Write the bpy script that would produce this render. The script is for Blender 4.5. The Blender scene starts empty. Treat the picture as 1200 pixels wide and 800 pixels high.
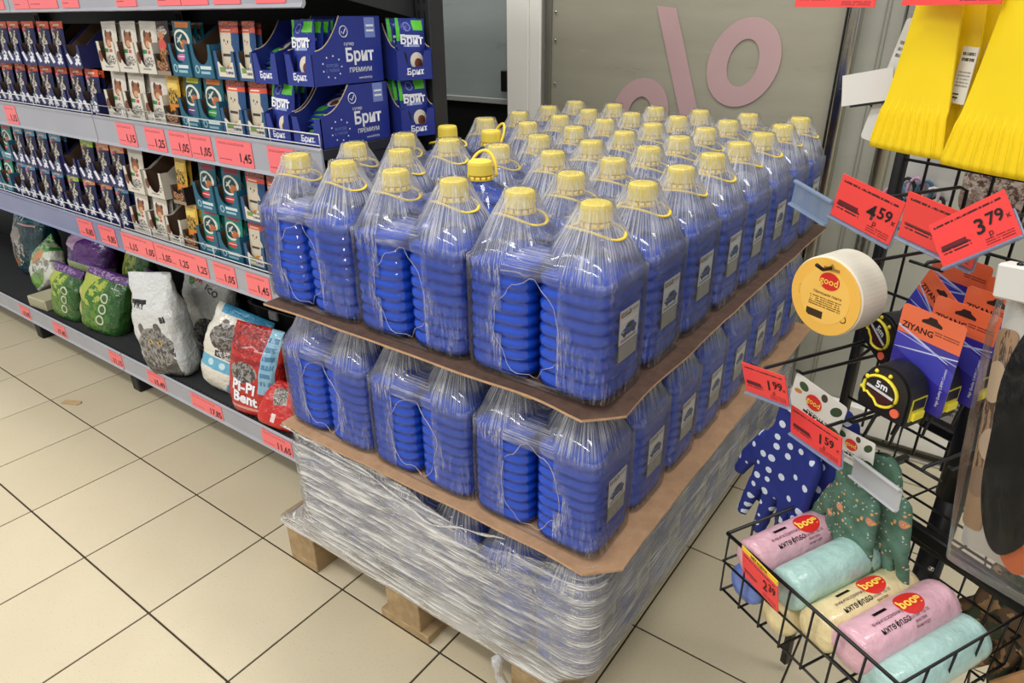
import bpy, bmesh, math, random
from mathutils import Vector, Matrix, noise
from mathutils.bvhtree import BVHTree
random.seed(7)
PI = math.pi
S = bpy.context.scene
COL = S.collection

# ------------------------------------------------------------------ camera
cd = bpy.data.cameras.new('camera'); cam = bpy.data.objects.new('camera', cd); COL.objects.link(cam)
S.camera = cam
cd.sensor_fit = 'HORIZONTAL'; cd.sensor_width = 36.0; cd.lens = 36.0 * 804.276 / 1200.0
cd.clip_start = 0.02; cd.clip_end = 60
def cam_axes(y, p, r):
    f = Vector((math.sin(y)*math.cos(p), math.cos(y)*math.cos(p), -math.sin(p)))
    ri = Vector((math.cos(y), -math.sin(y), 0)); up = ri.cross(f)
    c, s = math.cos(r), math.sin(r)
    return c*ri + s*up, -s*ri + c*up, f
R_, U_, F_ = cam_axes(math.radians(-36.147), math.radians(25.525), math.radians(-0.463))
M3 = Matrix((R_, U_, -F_)).transposed()
cam.matrix_world = Matrix.Translation((2.9189, -0.7520, 1.2433)) @ M3.to_4x4()

# ------------------------------------------------------------------ world and ceiling lamps
w = bpy.data.worlds.new('shop_air'); S.world = w; w.use_nodes = True
bg = w.node_tree.nodes['Background']; bg.inputs[0].default_value = (1.0, 0.985, 0.95, 1); bg.inputs[1].default_value = 0.52
def area(name, loc, sx, sy, power, rot=(0, 0, 0), col=(1, 0.975, 0.935)):
    l = bpy.data.lights.new(name, 'AREA'); l.shape = 'RECTANGLE'; l.size = sx; l.size_y = sy; l.energy = power; l.color = col
    o = bpy.data.objects.new(name, l); COL.objects.link(o); o.location = loc; o.rotation_euler = rot
    return o
for i, (x, y) in enumerate(((-0.6, -3.3), (1.3, -3.3), (3.2, -3.3), (-0.6, -1.3), (1.3, -1.3), (3.2, -1.3), (-0.6, 0.75), (1.5, 0.65), (3.4, 0.65))):
    area('ceiling_lamp', (x, y, 3.0), 1.5, 0.35, 36 if y < -2 else 22)
S.view_settings.view_transform = 'Standard'; S.view_settings.look = 'None'
S.view_settings.exposure = 0.0; S.view_settings.gamma = 1.0; S.view_settings.use_curve_mapping = False
cy = S.cycles
cy.max_bounces = 10; cy.diffuse_bounces = 3; cy.glossy_bounces = 3; cy.transmission_bounces = 5
cy.transparent_max_bounces = 24; cy.use_denoising = True; cy.caustics_reflective = False; cy.caustics_refractive = False
cy.sample_clamp_indirect = 4.0

# ------------------------------------------------------------------ material helpers
def lin(c, a=1.0):
    def f(v):
        v /= 255.0
        return v/12.92 if v <= 0.04045 else ((v+0.055)/1.055)**2.4
    return (f(c[0]), f(c[1]), f(c[2]), a)
class NT:
    def __init__(self, name):
        self.m = bpy.data.materials.new(name); self.m.use_nodes = True
        self.t = self.m.node_tree; self.t.nodes.clear()
        self.out = self.t.nodes.new('ShaderNodeOutputMaterial')
    def n(self, typ, **kw):
        nd = self.t.nodes.new(typ)
        for k, v in kw.items(): setattr(nd, k, v)
        return nd
    def l(self, a, b): self.t.links.new(a, b)
    def val(self, sock, v):
        if hasattr(v, 'is_linked') or isinstance(v, bpy.types.NodeSocket): self.l(v, sock)
        else: sock.default_value = v
    def math(self, op, a, b=0.0, c=None):
        nd = self.n('ShaderNodeMath', operation=op); self.val(nd.inputs[0], a); self.val(nd.inputs[1], b)
        if c is not None: self.val(nd.inputs[2], c)
        return nd.outputs[0]
    def mix(self, f, a, b):
        nd = self.n('ShaderNodeMix', data_type='RGBA'); self.val(nd.inputs[0], f); self.val(nd.inputs[6], a); self.val(nd.inputs[7], b)
        return nd.outputs[2]
    def noise(self, vec, scale, detail=3.0, rough=0.5):
        nd = self.n('ShaderNodeTexNoise'); nd.inputs['Scale'].default_value = scale; nd.inputs['Detail'].default_value = detail
        nd.inputs['Roughness'].default_value = rough
        if vec is not None: self.l(vec, nd.inputs['Vector'])
        return nd.outputs['Fac']
    def coord(self, which='Object', scale=(1, 1, 1), rot=(0, 0, 0)):
        tc = self.n('ShaderNodeTexCoord'); mp = self.n('ShaderNodeMapping'); self.l(tc.outputs[which], mp.inputs[0])
        mp.inputs['Scale'].default_value = scale; mp.inputs['Rotation'].default_value = rot
        return mp.outputs[0]
    def ramp(self, f, p0, p1, c0=0.0, c1=1.0):
        nd = self.n('ShaderNodeMapRange'); self.val(nd.inputs[0], f)
        nd.inputs[1].default_value = p0; nd.inputs[2].default_value = p1; nd.inputs[3].default_value = c0; nd.inputs[4].default_value = c1
        return nd.outputs[0]
    def bump(self, h, strength, dist=0.01):
        nd = self.n('ShaderNodeBump'); self.l(h, nd.inputs['Height']); nd.inputs['Strength'].default_value = strength; nd.inputs['Distance'].default_value = dist
        return nd.outputs[0]
    def princ(self, color, rough=0.5, metal=0.0, trans=0.0, ior=1.45, spec=0.5, normal=None, coat=0.0):
        nd = self.n('ShaderNodeBsdfPrincipled'); self.val(nd.inputs['Base Color'], color); self.val(nd.inputs['Roughness'], rough)
        nd.inputs['Metallic'].default_value = metal; self.val(nd.inputs['Transmission Weight'], trans); nd.inputs['IOR'].default_value = ior
        nd.inputs['Specular IOR Level'].default_value = spec; nd.inputs['Coat Weight'].default_value = coat
        if normal is not None: self.l(normal, nd.inputs['Normal'])
        return nd.outputs[0]
    def done(self, sh): self.l(sh, self.out.inputs[0]); return self.m
MC = {}
def plain(name, c, rough=0.5, metal=0.0, var=0.0, vs=20.0, bump=0.0, spec=0.5, coat=0.0):
    if name in MC: return MC[name]
    t = NT(name); v = t.coord()
    col = lin(c); nrm = None
    if var > 0 or bump > 0:
        f = t.noise(v, vs, 4)
        d = tuple(x*(1-var) for x in col[:3]) + (1,)
        e = tuple(min(1, x*(1+var)) for x in col[:3]) + (1,)
        colr = t.mix(t.ramp(f, .3, .7), d, e)
        if bump > 0: nrm = t.bump(f, bump)
    else: colr = col
    MC[name] = t.done(t.princ(colr, rough, metal, normal=nrm, spec=spec, coat=coat)); return MC[name]

def printed(name, base, layers, axes='xz', rough=0.35, wrinkle=0.0, wscale=14.0, grain=0.06, coat=0.0, space='Generated'):
    """flat print: layers of ('r',u0,v0,u1,v1,col) / ('e',u,v,ru,rv,col[,angle]) / ('t',u,v,ru,rv,col,seed-scale): speckled ellipse / ('s',u0,v0,u1,v1,col,n): printed lines"""
    if name in MC: return MC[name]
    t = NT(name); tc = t.n('ShaderNodeTexCoord'); sp = t.n('ShaderNodeSeparateXYZ'); t.l(tc.outputs[space], sp.inputs[0])
    cb = t.n('ShaderNodeCombineXYZ'); t.l(sp.outputs['xyz'.index(axes[0])], cb.inputs[0]); t.l(sp.outputs['xyz'.index(axes[1])], cb.inputs[1])
    uv = cb.outputs[0]; col = lin(base)
    gr = t.noise(uv, 45, 4)
    for L in layers:
        k = L[0]
        if k in 'rs':
            c = ((L[1]+L[3])/2, (L[2]+L[4])/2, 0); h = (abs(L[3]-L[1])/2, abs(L[4]-L[2])/2)
            ang = L[6] if (k == 'r' and len(L) > 6) else 0
        else:
            c = (L[1], L[2], 0); h = (L[3], L[4]); ang = L[6] if (k == 'e' and len(L) > 6) else 0
        s = t.n('ShaderNodeVectorMath', operation='SUBTRACT'); t.l(uv, s.inputs[0]); s.inputs[1].default_value = c
        vec = s.outputs[0]
        if ang:
            r = t.n('ShaderNodeVectorRotate', rotation_type='Z_AXIS'); t.l(vec, r.inputs['Vector']); r.inputs['Angle'].default_value = -ang; vec = r.outputs[0]
        q = t.n('ShaderNodeVectorMath', operation='MULTIPLY'); t.l(vec, q.inputs[0]); q.inputs[1].default_value = (1/max(h[0], 1e-4), 1/max(h[1], 1e-4), 0)
        if k in 'et':
            ln = t.n('ShaderNodeVectorMath', operation='LENGTH'); t.l(q.outputs[0], ln.inputs[0]); d = ln.outputs[1]
        else:
            ab = t.n('ShaderNodeVectorMath', operation='ABSOLUTE'); t.l(q.outputs[0], ab.inputs[0])
            s2 = t.n('ShaderNodeSeparateXYZ'); t.l(ab.outputs[0], s2.inputs[0]); d = t.math('MAXIMUM', s2.outputs[0], s2.outputs[1])
        f = t.math('LESS_THAN', d, 1.0)
        if k == 't': f = t.math('MULTIPLY', f, t.math('GREATER_THAN', t.noise(uv, L[6], 3, .7), 0.5))
        if k == 's':
            s3 = t.n('ShaderNodeSeparateXYZ'); t.l(uv, s3.inputs[0])
            ph = t.math('FRACT', t.math('MULTIPLY', t.math('SUBTRACT', s3.outputs[1], L[2]), L[6]/max(1e-4, L[4]-L[2])))
            row = t.math('LESS_THAN', ph, 0.55)
            st = t.n('ShaderNodeVectorMath', operation='MULTIPLY'); t.l(uv, st.inputs[0]); st.inputs[1].default_value = (38, 6, 1)
            f = t.math('MULTIPLY', t.math('MULTIPLY', f, row), t.math('GREATER_THAN', t.noise(st.outputs[0], 1.0, 2), 0.42))
        col = t.mix(f, col, lin(L[5]))
    if grain > 0:
        g = t.n('ShaderNodeMix', data_type='RGBA', blend_type='MULTIPLY'); g.inputs[0].default_value = 1.0
        t.val(g.inputs[6], col); t.l(t.ramp(gr, .25, .75, 1-grain*2, 1.0), g.inputs[7]); col = g.outputs[2]
    nrm = None
    if wrinkle > 0: nrm = t.bump(t.noise(t.coord(), wscale, 3, .6), wrinkle, .02)
    MC[name] = t.done(t.princ(col, rough, normal=nrm, coat=coat)); return MC[name]

# ------------------------------------------------------------------ mesh helpers
def me_from(name, vs, fs, mat=None, smooth=False, uv=None):
    m = bpy.data.meshes.new(name); m.from_pydata([tuple(v) for v in vs], [], fs); m.update()
    if mat: m.materials.append(mat)
    if smooth: m.polygons.foreach_set('use_smooth', [True]*len(m.polygons))
    if uv:
        ul = m.uv_layers.new(name='uv')
        for p in m.polygons:
            for li in p.loop_indices: ul.data[li].uv = uv[m.loops[li].vertex_index]
    return m
def place(name, mesh, parent=None, loc=(0, 0, 0), rot=(0, 0, 0), scale=None):
    o = bpy.data.objects.new(name, mesh); COL.objects.link(o)
    if parent: o.parent = parent
    o.location = loc; o.rotation_euler = rot
    if scale: o.scale = scale
    return o
def thing(name, label, cat, loc=(0, 0, 0), rot=(0, 0, 0), group=None, mesh=None):
    o = bpy.data.objects.new(name, mesh); COL.objects.link(o); o.location = loc; o.rotation_euler = rot
    if mesh is None: o.empty_display_size = .05
    o['label'] = label; o['category'] = cat
    if group: o['group'] = group
    return o
def structure(o): o['kind'] = 'structure'; return o
BC = {}
def box(sx, sy, sz, mat, bev=0.0, c=(0, 0, 0), seg=1):
    key = (round(sx, 4), round(sy, 4), round(sz, 4), mat.name, bev, c)
    if key in BC: return BC[key]
    bm = bmesh.new(); bmesh.ops.create_cube(bm, size=1)
    for v in bm.verts: v.co = Vector((v.co.x*sx + c[0], v.co.y*sy + c[1], v.co.z*sz + c[2]))
    if bev > 0: bmesh.ops.bevel(bm, geom=bm.edges[:], offset=bev, segments=seg, affect='EDGES')
    m = bpy.data.meshes.new('box'); bm.to_mesh(m); bm.free(); m.materials.append(mat); BC[key] = m
    return m
def prism(poly, th, mat, plane='xz', smooth=False):
    """polygon extruded by th (centred) along the missing axis"""
    n = len(poly); vs = []
    for s in (-.5, .5):
        for a, b in poly:
            if plane == 'xz': vs.append((a, s*th, b))
            elif plane == 'yz': vs.append((s*th, a, b))
            else: vs.append((a, b, s*th))
    fs = [tuple(range(n)), tuple(range(2*n-1, n-1, -1))]
    for i in range(n): j = (i+1) % n; fs.append((i, i+n, j+n, j))
    m = me_from('panel', vs, fs, mat)
    bm = bmesh.new(); bm.from_mesh(m); bmesh.ops.recalc_face_normals(bm, faces=bm.faces[:]); bm.to_mesh(m); bm.free()
    return m
def tube_geo(pts, r, n=6, closed=False, flat=1.0, vs=None, fs=None):
    vs = [] if vs is None else vs; fs = [] if fs is None else fs
    pts = [Vector(p) for p in pts]; N = len(pts); base = len(vs)
    prev = None
    for i, p in enumerate(pts):
        if closed: d = pts[(i+1) % N] - pts[i-1]
        else: d = pts[min(i+1, N-1)] - pts[max(i-1, 0)]
        d.normalize()
        up = Vector((0, 0, 1)) if abs(d.z) < .95 else Vector((1, 0, 0))
        a = d.cross(up).normalized(); b = a.cross(d)
        rr = r[i] if isinstance(r, (list, tuple)) else r
        for k in range(n):
            t = 2*PI*k/n; vs.append(p + a*math.cos(t)*rr + b*math.sin(t)*rr*flat)
    M = N if closed else N-1
    for i in range(M):
        for k in range(n):
            j = (i+1) % N; q = (k+1) % n
            fs.append((base+i*n+k, base+i*n+q, base+j*n+q, base+j*n+k))
    if not closed:
        fs.append(tuple(base+k for k in range(n))[::-1]); fs.append(tuple(base+(N-1)*n+k for k in range(n)))
    return vs, fs
def tube(pts, r, mat, n=6, closed=False, flat=1.0, smooth=True):
    vs, fs = tube_geo(pts, r, n, closed, flat); return me_from('tube', vs, fs, mat, smooth)
def tubes(paths, r, mat, n=5):
    vs, fs = [], []
    for p in paths: tube_geo(p, r, n, False, 1.0, vs, fs)
    return me_from('wires', vs, fs, mat, True)
def rings(rows, mat, smooth=True, cap0=True, cap1=True):
    n = len(rows[0]); vs = [p for r in rows for p in r]; fs = []
    for i in range(len(rows)-1):
        for k in range(n): q = (k+1) % n; fs.append((i*n+k, i*n+q, (i+1)*n+q, (i+1)*n+k))
    if cap0: fs.append(tuple(range(n))[::-1])
    if cap1: fs.append(tuple((len(rows)-1)*n+k for k in range(n)))
    return me_from('lathe', vs, fs, mat, smooth)
def sup(a, b, e, n, z, cx=0, cy_=0):
    out = []
    for k in range(n):
        t = 2*PI*k/n; c, s = math.cos(t), math.sin(t)
        out.append((cx + a*math.copysign(abs(c)**(2/e), c), cy_ + b*math.copysign(abs(s)**(2/e), s), z))
    return out
TC = {}
def text_mesh(s, size, mat, align='CENTER', bold=0.0, flip=False, space=1.0):
    key = (s, size, mat.name, align, bold, flip, space)
    if key in TC: return TC[key]
    cu = bpy.data.curves.new('lettering', 'FONT'); cu.body = s; cu.size = size; cu.align_x = align; cu.align_y = 'CENTER'; cu.resolution_u = 2
    cu.offset = bold*size; cu.space_character = space
    o = bpy.data.objects.new('lettering', cu); COL.objects.link(o)
    dg = bpy.context.evaluated_depsgraph_get(); dg.update()
    m = bpy.data.meshes.new_from_object(o.evaluated_get(dg)); bpy.data.objects.remove(o); bpy.data.curves.remove(cu)
    for v in m.vertices: x, y = v.co.x, v.co.y; v.co = (x, 0, y)
    m.materials.clear(); m.materials.append(mat); TC[key] = m
    return m
def project_mesh(src, target_bvh, off=0.0015, dx=0, dz=0, ang=0.0):
    """copy of a flat XZ mesh laid on the -Y side of a body"""
    m = src.copy(); c, s = math.cos(ang), math.sin(ang)
    for v in m.vertices:
        x, z = v.co.x*c - v.co.z*s + dx, v.co.x*s + v.co.z*c + dz
        h = target_bvh.ray_cast(Vector((x, -2, z)), Vector((0, 1, 0)))
        v.co = (x, (h[0].y if h[0] else 0) - off, z)
    return m
def bvh_of(me): return BVHTree.FromPolygons([v.co.copy() for v in me.vertices], [tuple(p.vertices) for p in me.polygons])
ORD = ['first', 'second', 'third', 'fourth', 'fifth', 'sixth', 'seventh', 'eighth', 'ninth', 'tenth', 'eleventh', 'twelfth',
       'thirteenth', 'fourteenth', 'fifteenth', 'sixteenth', 'seventeenth', 'eighteenth', 'nineteenth', 'twentieth', 'twenty-first', 'twenty-second']

# ================================================================== SETTING
T = 0.31
grout = plain('dark_grout', (58, 48, 34), .9, var=.25, vs=60)
def tile_mat():
    t = NT('beige_floor_tile'); v = t.coord()
    oi = t.n('ShaderNodeObjectInfo')
    base = t.mix(t.ramp(oi.outputs['Random'], 0, 1), lin((199, 188, 160)), lin((206, 195, 168)))
    sp = t.math('GREATER_THAN', t.noise(v, 260, 2, .6), .655)
    base = t.mix(t.math('MULTIPLY', sp, .42), base, lin((132, 116, 90)))
    base = t.mix(t.ramp(t.noise(v, 5, 4), .35, .75, 0, .22), base, lin((178, 166, 138)))
    return t.done(t.princ(base, t.ramp(t.noise(v, 9, 3), .3, .7, .38, .55), spec=.35))
TILE = tile_mat()
floor = structure(place('floor', box(7.4, 4.6, .04, grout, 0, (1.55, -.31, -.0225))))
floor['label'] = 'beige speckled ceramic tile floor with dark joints'
tm = box(T-.0046, T-.0046, .012, TILE, .0008, (0, 0, -.006))
for k in range(-5, 15):
    for j in range(-6, 5):
        place('tile', tm, floor, (k*T+T/2, j*T+T/2, 0))

YW = 1.42
cream = plain('painted_cream_metal', (240, 237, 228), .45, var=.03, vs=6)
black_panel = plain('black_lacquer_panel', (22, 22, 23), .3)
chrome = plain('brushed_chrome', (190, 188, 182), .22, metal=1.0, var=.05, vs=30)
rubber = plain('black_rubber', (18, 18, 18), .6)
def frosted(name, c, c2, rough=.25, trl=0.0):
    t = NT(name); v = t.coord()
    f = t.noise(t.coord(scale=(1.2, 1, 5)), 3, 4, .6)
    b = t.mix(t.ramp(f, .3, .75), lin(c), lin(c2))
    s = t.math('GREATER_THAN', t.noise(t.coord(scale=(2, 1, 30)), 4, 5, .7), .68)
    b = t.mix(t.math('MULTIPLY', s, .22), b, lin((205, 200, 185)))
    sh = t.princ(b, t.ramp(f, .3, .7, rough, rough+.15), spec=.5)
    if trl > 0:
        tl = t.n('ShaderNodeBsdfTranslucent'); t.val(tl.inputs[0], b); mx = t.n('ShaderNodeMixShader'); mx.inputs[0].default_value = trl
        t.l(sh, mx.inputs[1]); t.l(tl.outputs[0], mx.inputs[2]); sh = mx.outputs[0]
    return t.done(sh)
fr_olive = frosted('frosted_olive_glass', (155, 151, 133), (165, 161, 144))
fr_blue = frosted('frosted_grey_glass', (142, 151, 149), (150, 158, 156))
fr_white = frosted('frosted_white_glass', (206, 206, 194), (214, 213, 202), trl=.55)
# left glazing with black lower panel
w1 = structure(place('window_1', box(2.9, .02, 1.9, fr_blue, 0, (-.11, .03+YW, .941+.95))))
place('lower_panel', box(2.9, .03, .94, black_panel, .002, (-.11, YW+.03, .47)), w1)
place('ledge_strip', box(2.9, .012, .02, plain('grey_strip', (150, 152, 150), .4), .002, (-.11, YW+.01, .945)), w1)
place('lock_case', box(.03, .03, .075, black_panel, .003, (1.318, YW-.005, 1.02)), w1)
# pillar
tr = structure(place('trim_1', box(.095, .06, 2.84, cream, .003, (1.388, YW, 1.42))))
place('return_strip', box(.048, .05, 2.84, plain('pale_trim', (242, 239, 230), .4), .003, (1.460, YW-.004, 1.42)), tr)
place('corner_seal', box(.006, .02, 2.84, plain('silver_seal', (180, 178, 172), .3, metal=.6), 0, (1.487, YW-.012, 1.42)), tr)
# big frosted pane with a percent sign
w2 = structure(place('window_2', box(.965, .016, 2.84, fr_olive, 0, (1.975, YW+.01, 1.42))))
place('edge_profile', box(.02, .022, 2.84, plain('olive_profile', (112, 110, 98), .4), .002, (1.503, YW+.004, 1.42)), w2)
for k, z in enumerate((1.247, 1.16, 1.02)):
    place('rivet', rings([sup(.004, .004, 2, 10, 0), sup(.0035, .0035, 2, 10, .002)], chrome), w2, (1.528, YW-.001, z), (PI/2, 0, 0))
pinkv = plain('pink_vinyl', (190, 158, 158), .4, var=.03, vs=8)
def ringpoly(cx, cz, ro, rzo, ri, rzi, tilt, n=40):
    vs, fs = [], []
    for a, b in ((ro, rzo), (ri, rzi)):
        for k in range(n):
            t = 2*PI*k/n; x, z = a*math.cos(t), b*math.sin(t); vs.append((cx + x + tilt*z, 0, cz + z))
    for k in range(n):
        q = (k+1) % n; fs.append((k, q, n+q, n+k))
    return vs, fs
vs, fs = ringpoly(2.187, 1.106, .108, .124, .046, .066, .12)
place('percent_loop', me_from('loop', vs, fs, pinkv), w2, (0, YW-.0012, 0))
vs, fs = ringpoly(1.862, .935, .102, .118, .042, .06, .12)
place('percent_loop', me_from('loop', vs, fs, pinkv), w2, (0, YW-.0012, 0))
place('percent_stroke', me_from('stroke', [(1.897, 0, 1.262), (1.962, 0, 1.255), (2.12, 0, .80), (2.055, 0, .80)], [(0, 1, 2, 3)], pinkv), w2, (0, YW-.0012, 0))
# sliding door to the right
d1 = structure(place('door_1', box(1.6, .02, 2.83, fr_white, 0, (3.26, YW+.03, 1.425))))
place('door_post', rings([sup(.0175, .02, 4, 20, 0), sup(.0175, .02, 4, 20, 2.82)], chrome), d1, (2.474, YW-.005, .01))
place('door_seal', box(.005, .03, 2.82, rubber, .001, (2.454, YW-.002, 1.42)), d1)
for x in (2.541, 2.551):
    place('frame_line', box(.0022, .006, 2.82, plain('grey_line', (150, 148, 136), .4), 0, (x, YW+.019, 1.42)), d1)
hd = place('door_handle', rings([sup(.020, .016, 3, 20, 0), sup(.020, .016, 3, 20, 1.6)], chrome), d1, (2.612, YW-.02, .50))
for z in (.06, 1.5): place('handle_mount', box(.02, .04, .02, chrome, .003), hd, (0, .025, z))
place('kick_rail', box(1.2, .03, .09, cream, .004, (3.05, YW-.003, .065)), d1)
place('floor_track', box(2.9, .05, .008, chrome, .001, (2.4, YW-.03, .004)), d1)
fb = thing('floor_socket', 'small black box with metal parts on the floor behind the pallet corner', 'box', (2.57, 1.33, 0))
place('housing', box(.13, .09, .028, rubber, .004, (0, 0, .014)), fb)
for dx in (-.02, .015): place('metal_clip', box(.02, .014, .016, chrome, .003, (dx, -.015, .036)), fb)
# scrap of cardboard lying on the tiles
sc = thing('cardboard_scrap', 'small torn scrap of tan cardboard lying on the floor tiles', 'scrap', (.395, .035, .0), (0, 0, .45),
           mesh=prism([(-.035, -.013), (.03, -.015), (.036, .0), (.028, .013), (-.036, .012)], .003, plain('tan_scrap', (186, 158, 118), .85, var=.1, vs=60), 'xy'))
sc.location.z = .0018

# ================================================================== SHELVING
YF, YB = .23, .575          # shelf front and back
XE = 1.70                   # right end of the run
dark = plain('anthracite_steel', (44, 45, 48), .45, var=.08, vs=12)
darker = plain('black_steel', (26, 26, 28), .5)
steelgrey = plain('grey_rail_plastic', (164, 166, 176), .28, var=.04, vs=10)
railblue = plain('bluish_rail_plastic', (128, 134, 168), .25, var=.06, vs=8)
white_wire = plain('white_wire', (226, 226, 226), .35)
unit = thing('shelving_unit', 'long dark steel shelving run of pet food with grey price rails', 'shelf', (0, 0, 0))
X0 = -2.2
place('back_panel', box(XE-X0, .02, 1.75, darker, 0, ((XE+X0)/2, YB+.012, .875)), unit)
slot = plain('slot_black', (6, 6, 6), .8)
def slotted(x):
    up = place('upright', box(.045, .05, 1.8, dark, .002, (x, YB-.005, .90)), unit)
    for s in (-.009, .009):
        for k in range(16):
            place('slot', box(.0035, .003, .026, slot, 0, (x+s, YB-.0305, .86+.042*k)), up)
slotted(1.722); slotted(.70); slotted(-.30)
def shelf_deck(z, yf, mat, rail_z0, rail_z1, joint, railmats, guard=True, x1=XE):
    dk = place('shelf_deck', box(x1-X0, YB-yf, .022, mat, .001, ((x1+X0)/2, (YB+yf)/2, z-.011)), unit)
    segs = ((X0, joint), (joint+.004, x1))
    for i, (a, b) in enumerate(segs):
        pz = (rail_z0+rail_z1)/2; hh = rail_z1-rail_z0
        prof = [(yf, rail_z1+.004), (yf-.006, rail_z1), (yf-.004, rail_z1-.006), (yf-.004, rail_z0+.008), (yf-.009, rail_z0), (yf-.002, rail_z0-.002), (yf+.004, rail_z0+.006)]
        m = prism(prof, b-a, railmats[i], 'yz')
        place('price_rail', m, dk, ((a+b)/2, 0, 0))
        if guard:
            ps_ = [[(a+.01, yf+.004, rail_z1), (a+.01, yf+.004, rail_z1+.032), (b-.01, yf+.004, rail_z1+.032), (b-.01, yf+.004, rail_z1)]]
            ps_.append([(a+.01, yf+.004, rail_z1+.008), (b-.01, yf+.004, rail_z1+.008)])
            x = a+.17
            while x < b-.05: ps_.append([(x, yf+.004, rail_z1), (x, yf+.004, rail_z1+.032)]); x += .165
            place('wire_guard', tubes(ps_, .0016, white_wire), dk)
    return dk
ZB, ZM, ZU, ZT = .165, .637, .980, 1.33
shelf_deck(ZB, .19, plain('black_rubber_deck', (40, 42, 44), .7, var=.15, vs=40), .105, .168, .519, (steelgrey, steelgrey), False, 1.63)
shelf_deck(ZM, YF, dark, .563, .637, .676, (railblue, steelgrey))
shelf_deck(ZU, YF, dark, .906, .980, .683, (steelgrey, steelgrey))
shelf_deck(ZT, YF, dark, 1.258, 1.332, .33, (steelgrey, steelgrey), False)
for zt, d in ((ZM, .3), (ZU, .3), (ZT, .3)):
    place('bracket', prism([(YB, zt-.02), (YB-d, zt-.02), (YB-d, zt-.045), (YB, zt-.1)], .004, dark, 'yz'), unit, (XE-.004, 0, 0))
place('plinth', box(1.63-X0, .30, .10, darker, 0, ((1.63+X0)/2, .45, .05)), unit)
for x in (-.30, .5, 1.5):
    place('foot', box(.05, .10, .06, darker, .004, (x, .265, .03)), unit)
holes = [(X0+.02+.021*k) for k in range(180)]
vs, fs = [], []
for x in holes:
    b = len(vs); vs += [(x-.005, .20, ZB+.0004), (x+.005, .20, ZB+.0004), (x+.005, .206, ZB+.0004), (x-.005, .206, ZB+.0004)]; fs.append((b, b+1, b+2, b+3))
hp = place('perforation', me_from('perforation', vs, fs, slot), unit); hp['kind'] = 'stuff'

# ---- price tags on the rails
ink = plain('black_ink', (20, 16, 18), .5)
TAGP = {}
def tag_paper(w_, h_):
    return printed('coral_tag_paper', (250, 116, 122), [('s', .06, .80, .80, .90, (170, 60, 70), 2), ('s', .05, .18, .40, .25, (140, 50, 60), 1)], grain=.02, rough=.3, coat=.3)
def rail_tag(x0, x1, z0, z1, y, price, label, n=1):
    wd = x1-x0
    t = thing('price_tag', label, 'price tag', ((x0+x1)/2, y, (z0+z1)/2), group='coral price tags on the shelf rails', mesh=box(wd-.002, .0012, z1-z0, tag_paper(0, 0)))
    prices = price if isinstance(price, list) else ([price] if price else [])
    for i, p in enumerate(prices):
        cx = wd*((i+1)/len(prices) - .5) - .006
        m = text_mesh(p, .030, ink, 'RIGHT', .012, space=1.0)
        place('price_text', m, t, (cx, -.0012, -.010))
def tagrow(rows, z0, z1, y, rail):
    for i, (a, b, p) in enumerate(rows):
        ptxt = p if isinstance(p, str) else (' '.join(p) if p else '')
        lab = f'coral price tag{" reading "+ptxt if ptxt else " strip"}, {ORD[i]} from left, {rail} rail'
        rail_tag(a, b, z0, z1, y, p, lab)
tagrow([(.048, .143, '1,15'), (.816, .919, '1,15'), (.969, 1.071, '1,25'), (1.09, 1.187, '1,05'), (1.189, 1.286, '1,05'), (1.305, 1.452, '1,45'), (1.51, 1.61, '1,45')], .914, .974, YF-.0052, 'upper shelf')
tagrow([(.379, .487, '0,85'), (.528, .635, '0,85'), (.674, .868, ['1,15', '1,05']), (.870, 1.149, ['1,05', '1,25', '1,25']), (1.178, 1.281, '1,05'), (1.329, 1.431, '1,45')], .571, .631, YF-.0052, 'middle shelf')
tagrow([(.18, .30, ''), (.367, .472, ''), (.474, .655, ''), (.681, .779, ''), (.977, 1.076, ''), (1.17, 1.271, ''), (1.273, 1.381, ''), (1.40, 1.50, ''), (1.55, 1.651, '')], 1.266, 1.326, YF-.0052, 'topmost')
tagrow([(-.326, -.229, '15,95'), (-.019, .09, '17,45'), (.429, .525, '11,15'), (.692, .805, '15,49'), (.957, 1.13, '17,85'), (1.326, 1.466, '11,65')], .112, .162, .185, 'bottom shelf')

# ---- cartons and pouches
CARD = plain('brown_carton_inside', (92, 70, 52), .8, var=.12, vs=25)
def pouch_mesh(w_, h_, t_, mat):
    nx, nz = 8, 12; vs, fs = [], []
    for s in (-1, 1):
        for j in range(nz+1):
            for i in range(nx+1):
                u = i/nx*2-1; v = j/nz
                th = (1-abs(u)**3)*(1-abs(2*v-1)**6) if v < .9 else 0
                fl = .35*(1-v)**2*(1-u*u) if v < .1 else 0
                x = u*w_/2*(1 - .03*math.sin(v*PI))
                wr = .0012*noise.noise(Vector((u*3, v*5, s*4)))
                vs.append((x, s*(t_/2*th + .0006) + wr, v*h_))
    n1 = (nx+1)*(nz+1)
    for s in (0, 1):
        for j in range(nz):
            for i in range(nx):
                a = s*n1 + j*(nx+1)+i; q = (a, a+1, a+nx+2, a+nx+1); fs.append(q if s == 0 else q[::-1])
    return me_from('pouch', vs, fs, mat, True)
def P(name, base, layers, **k): return printed('pouch_'+name, base, layers, rough=.28, wrinkle=.12, wscale=60, **k)
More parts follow.
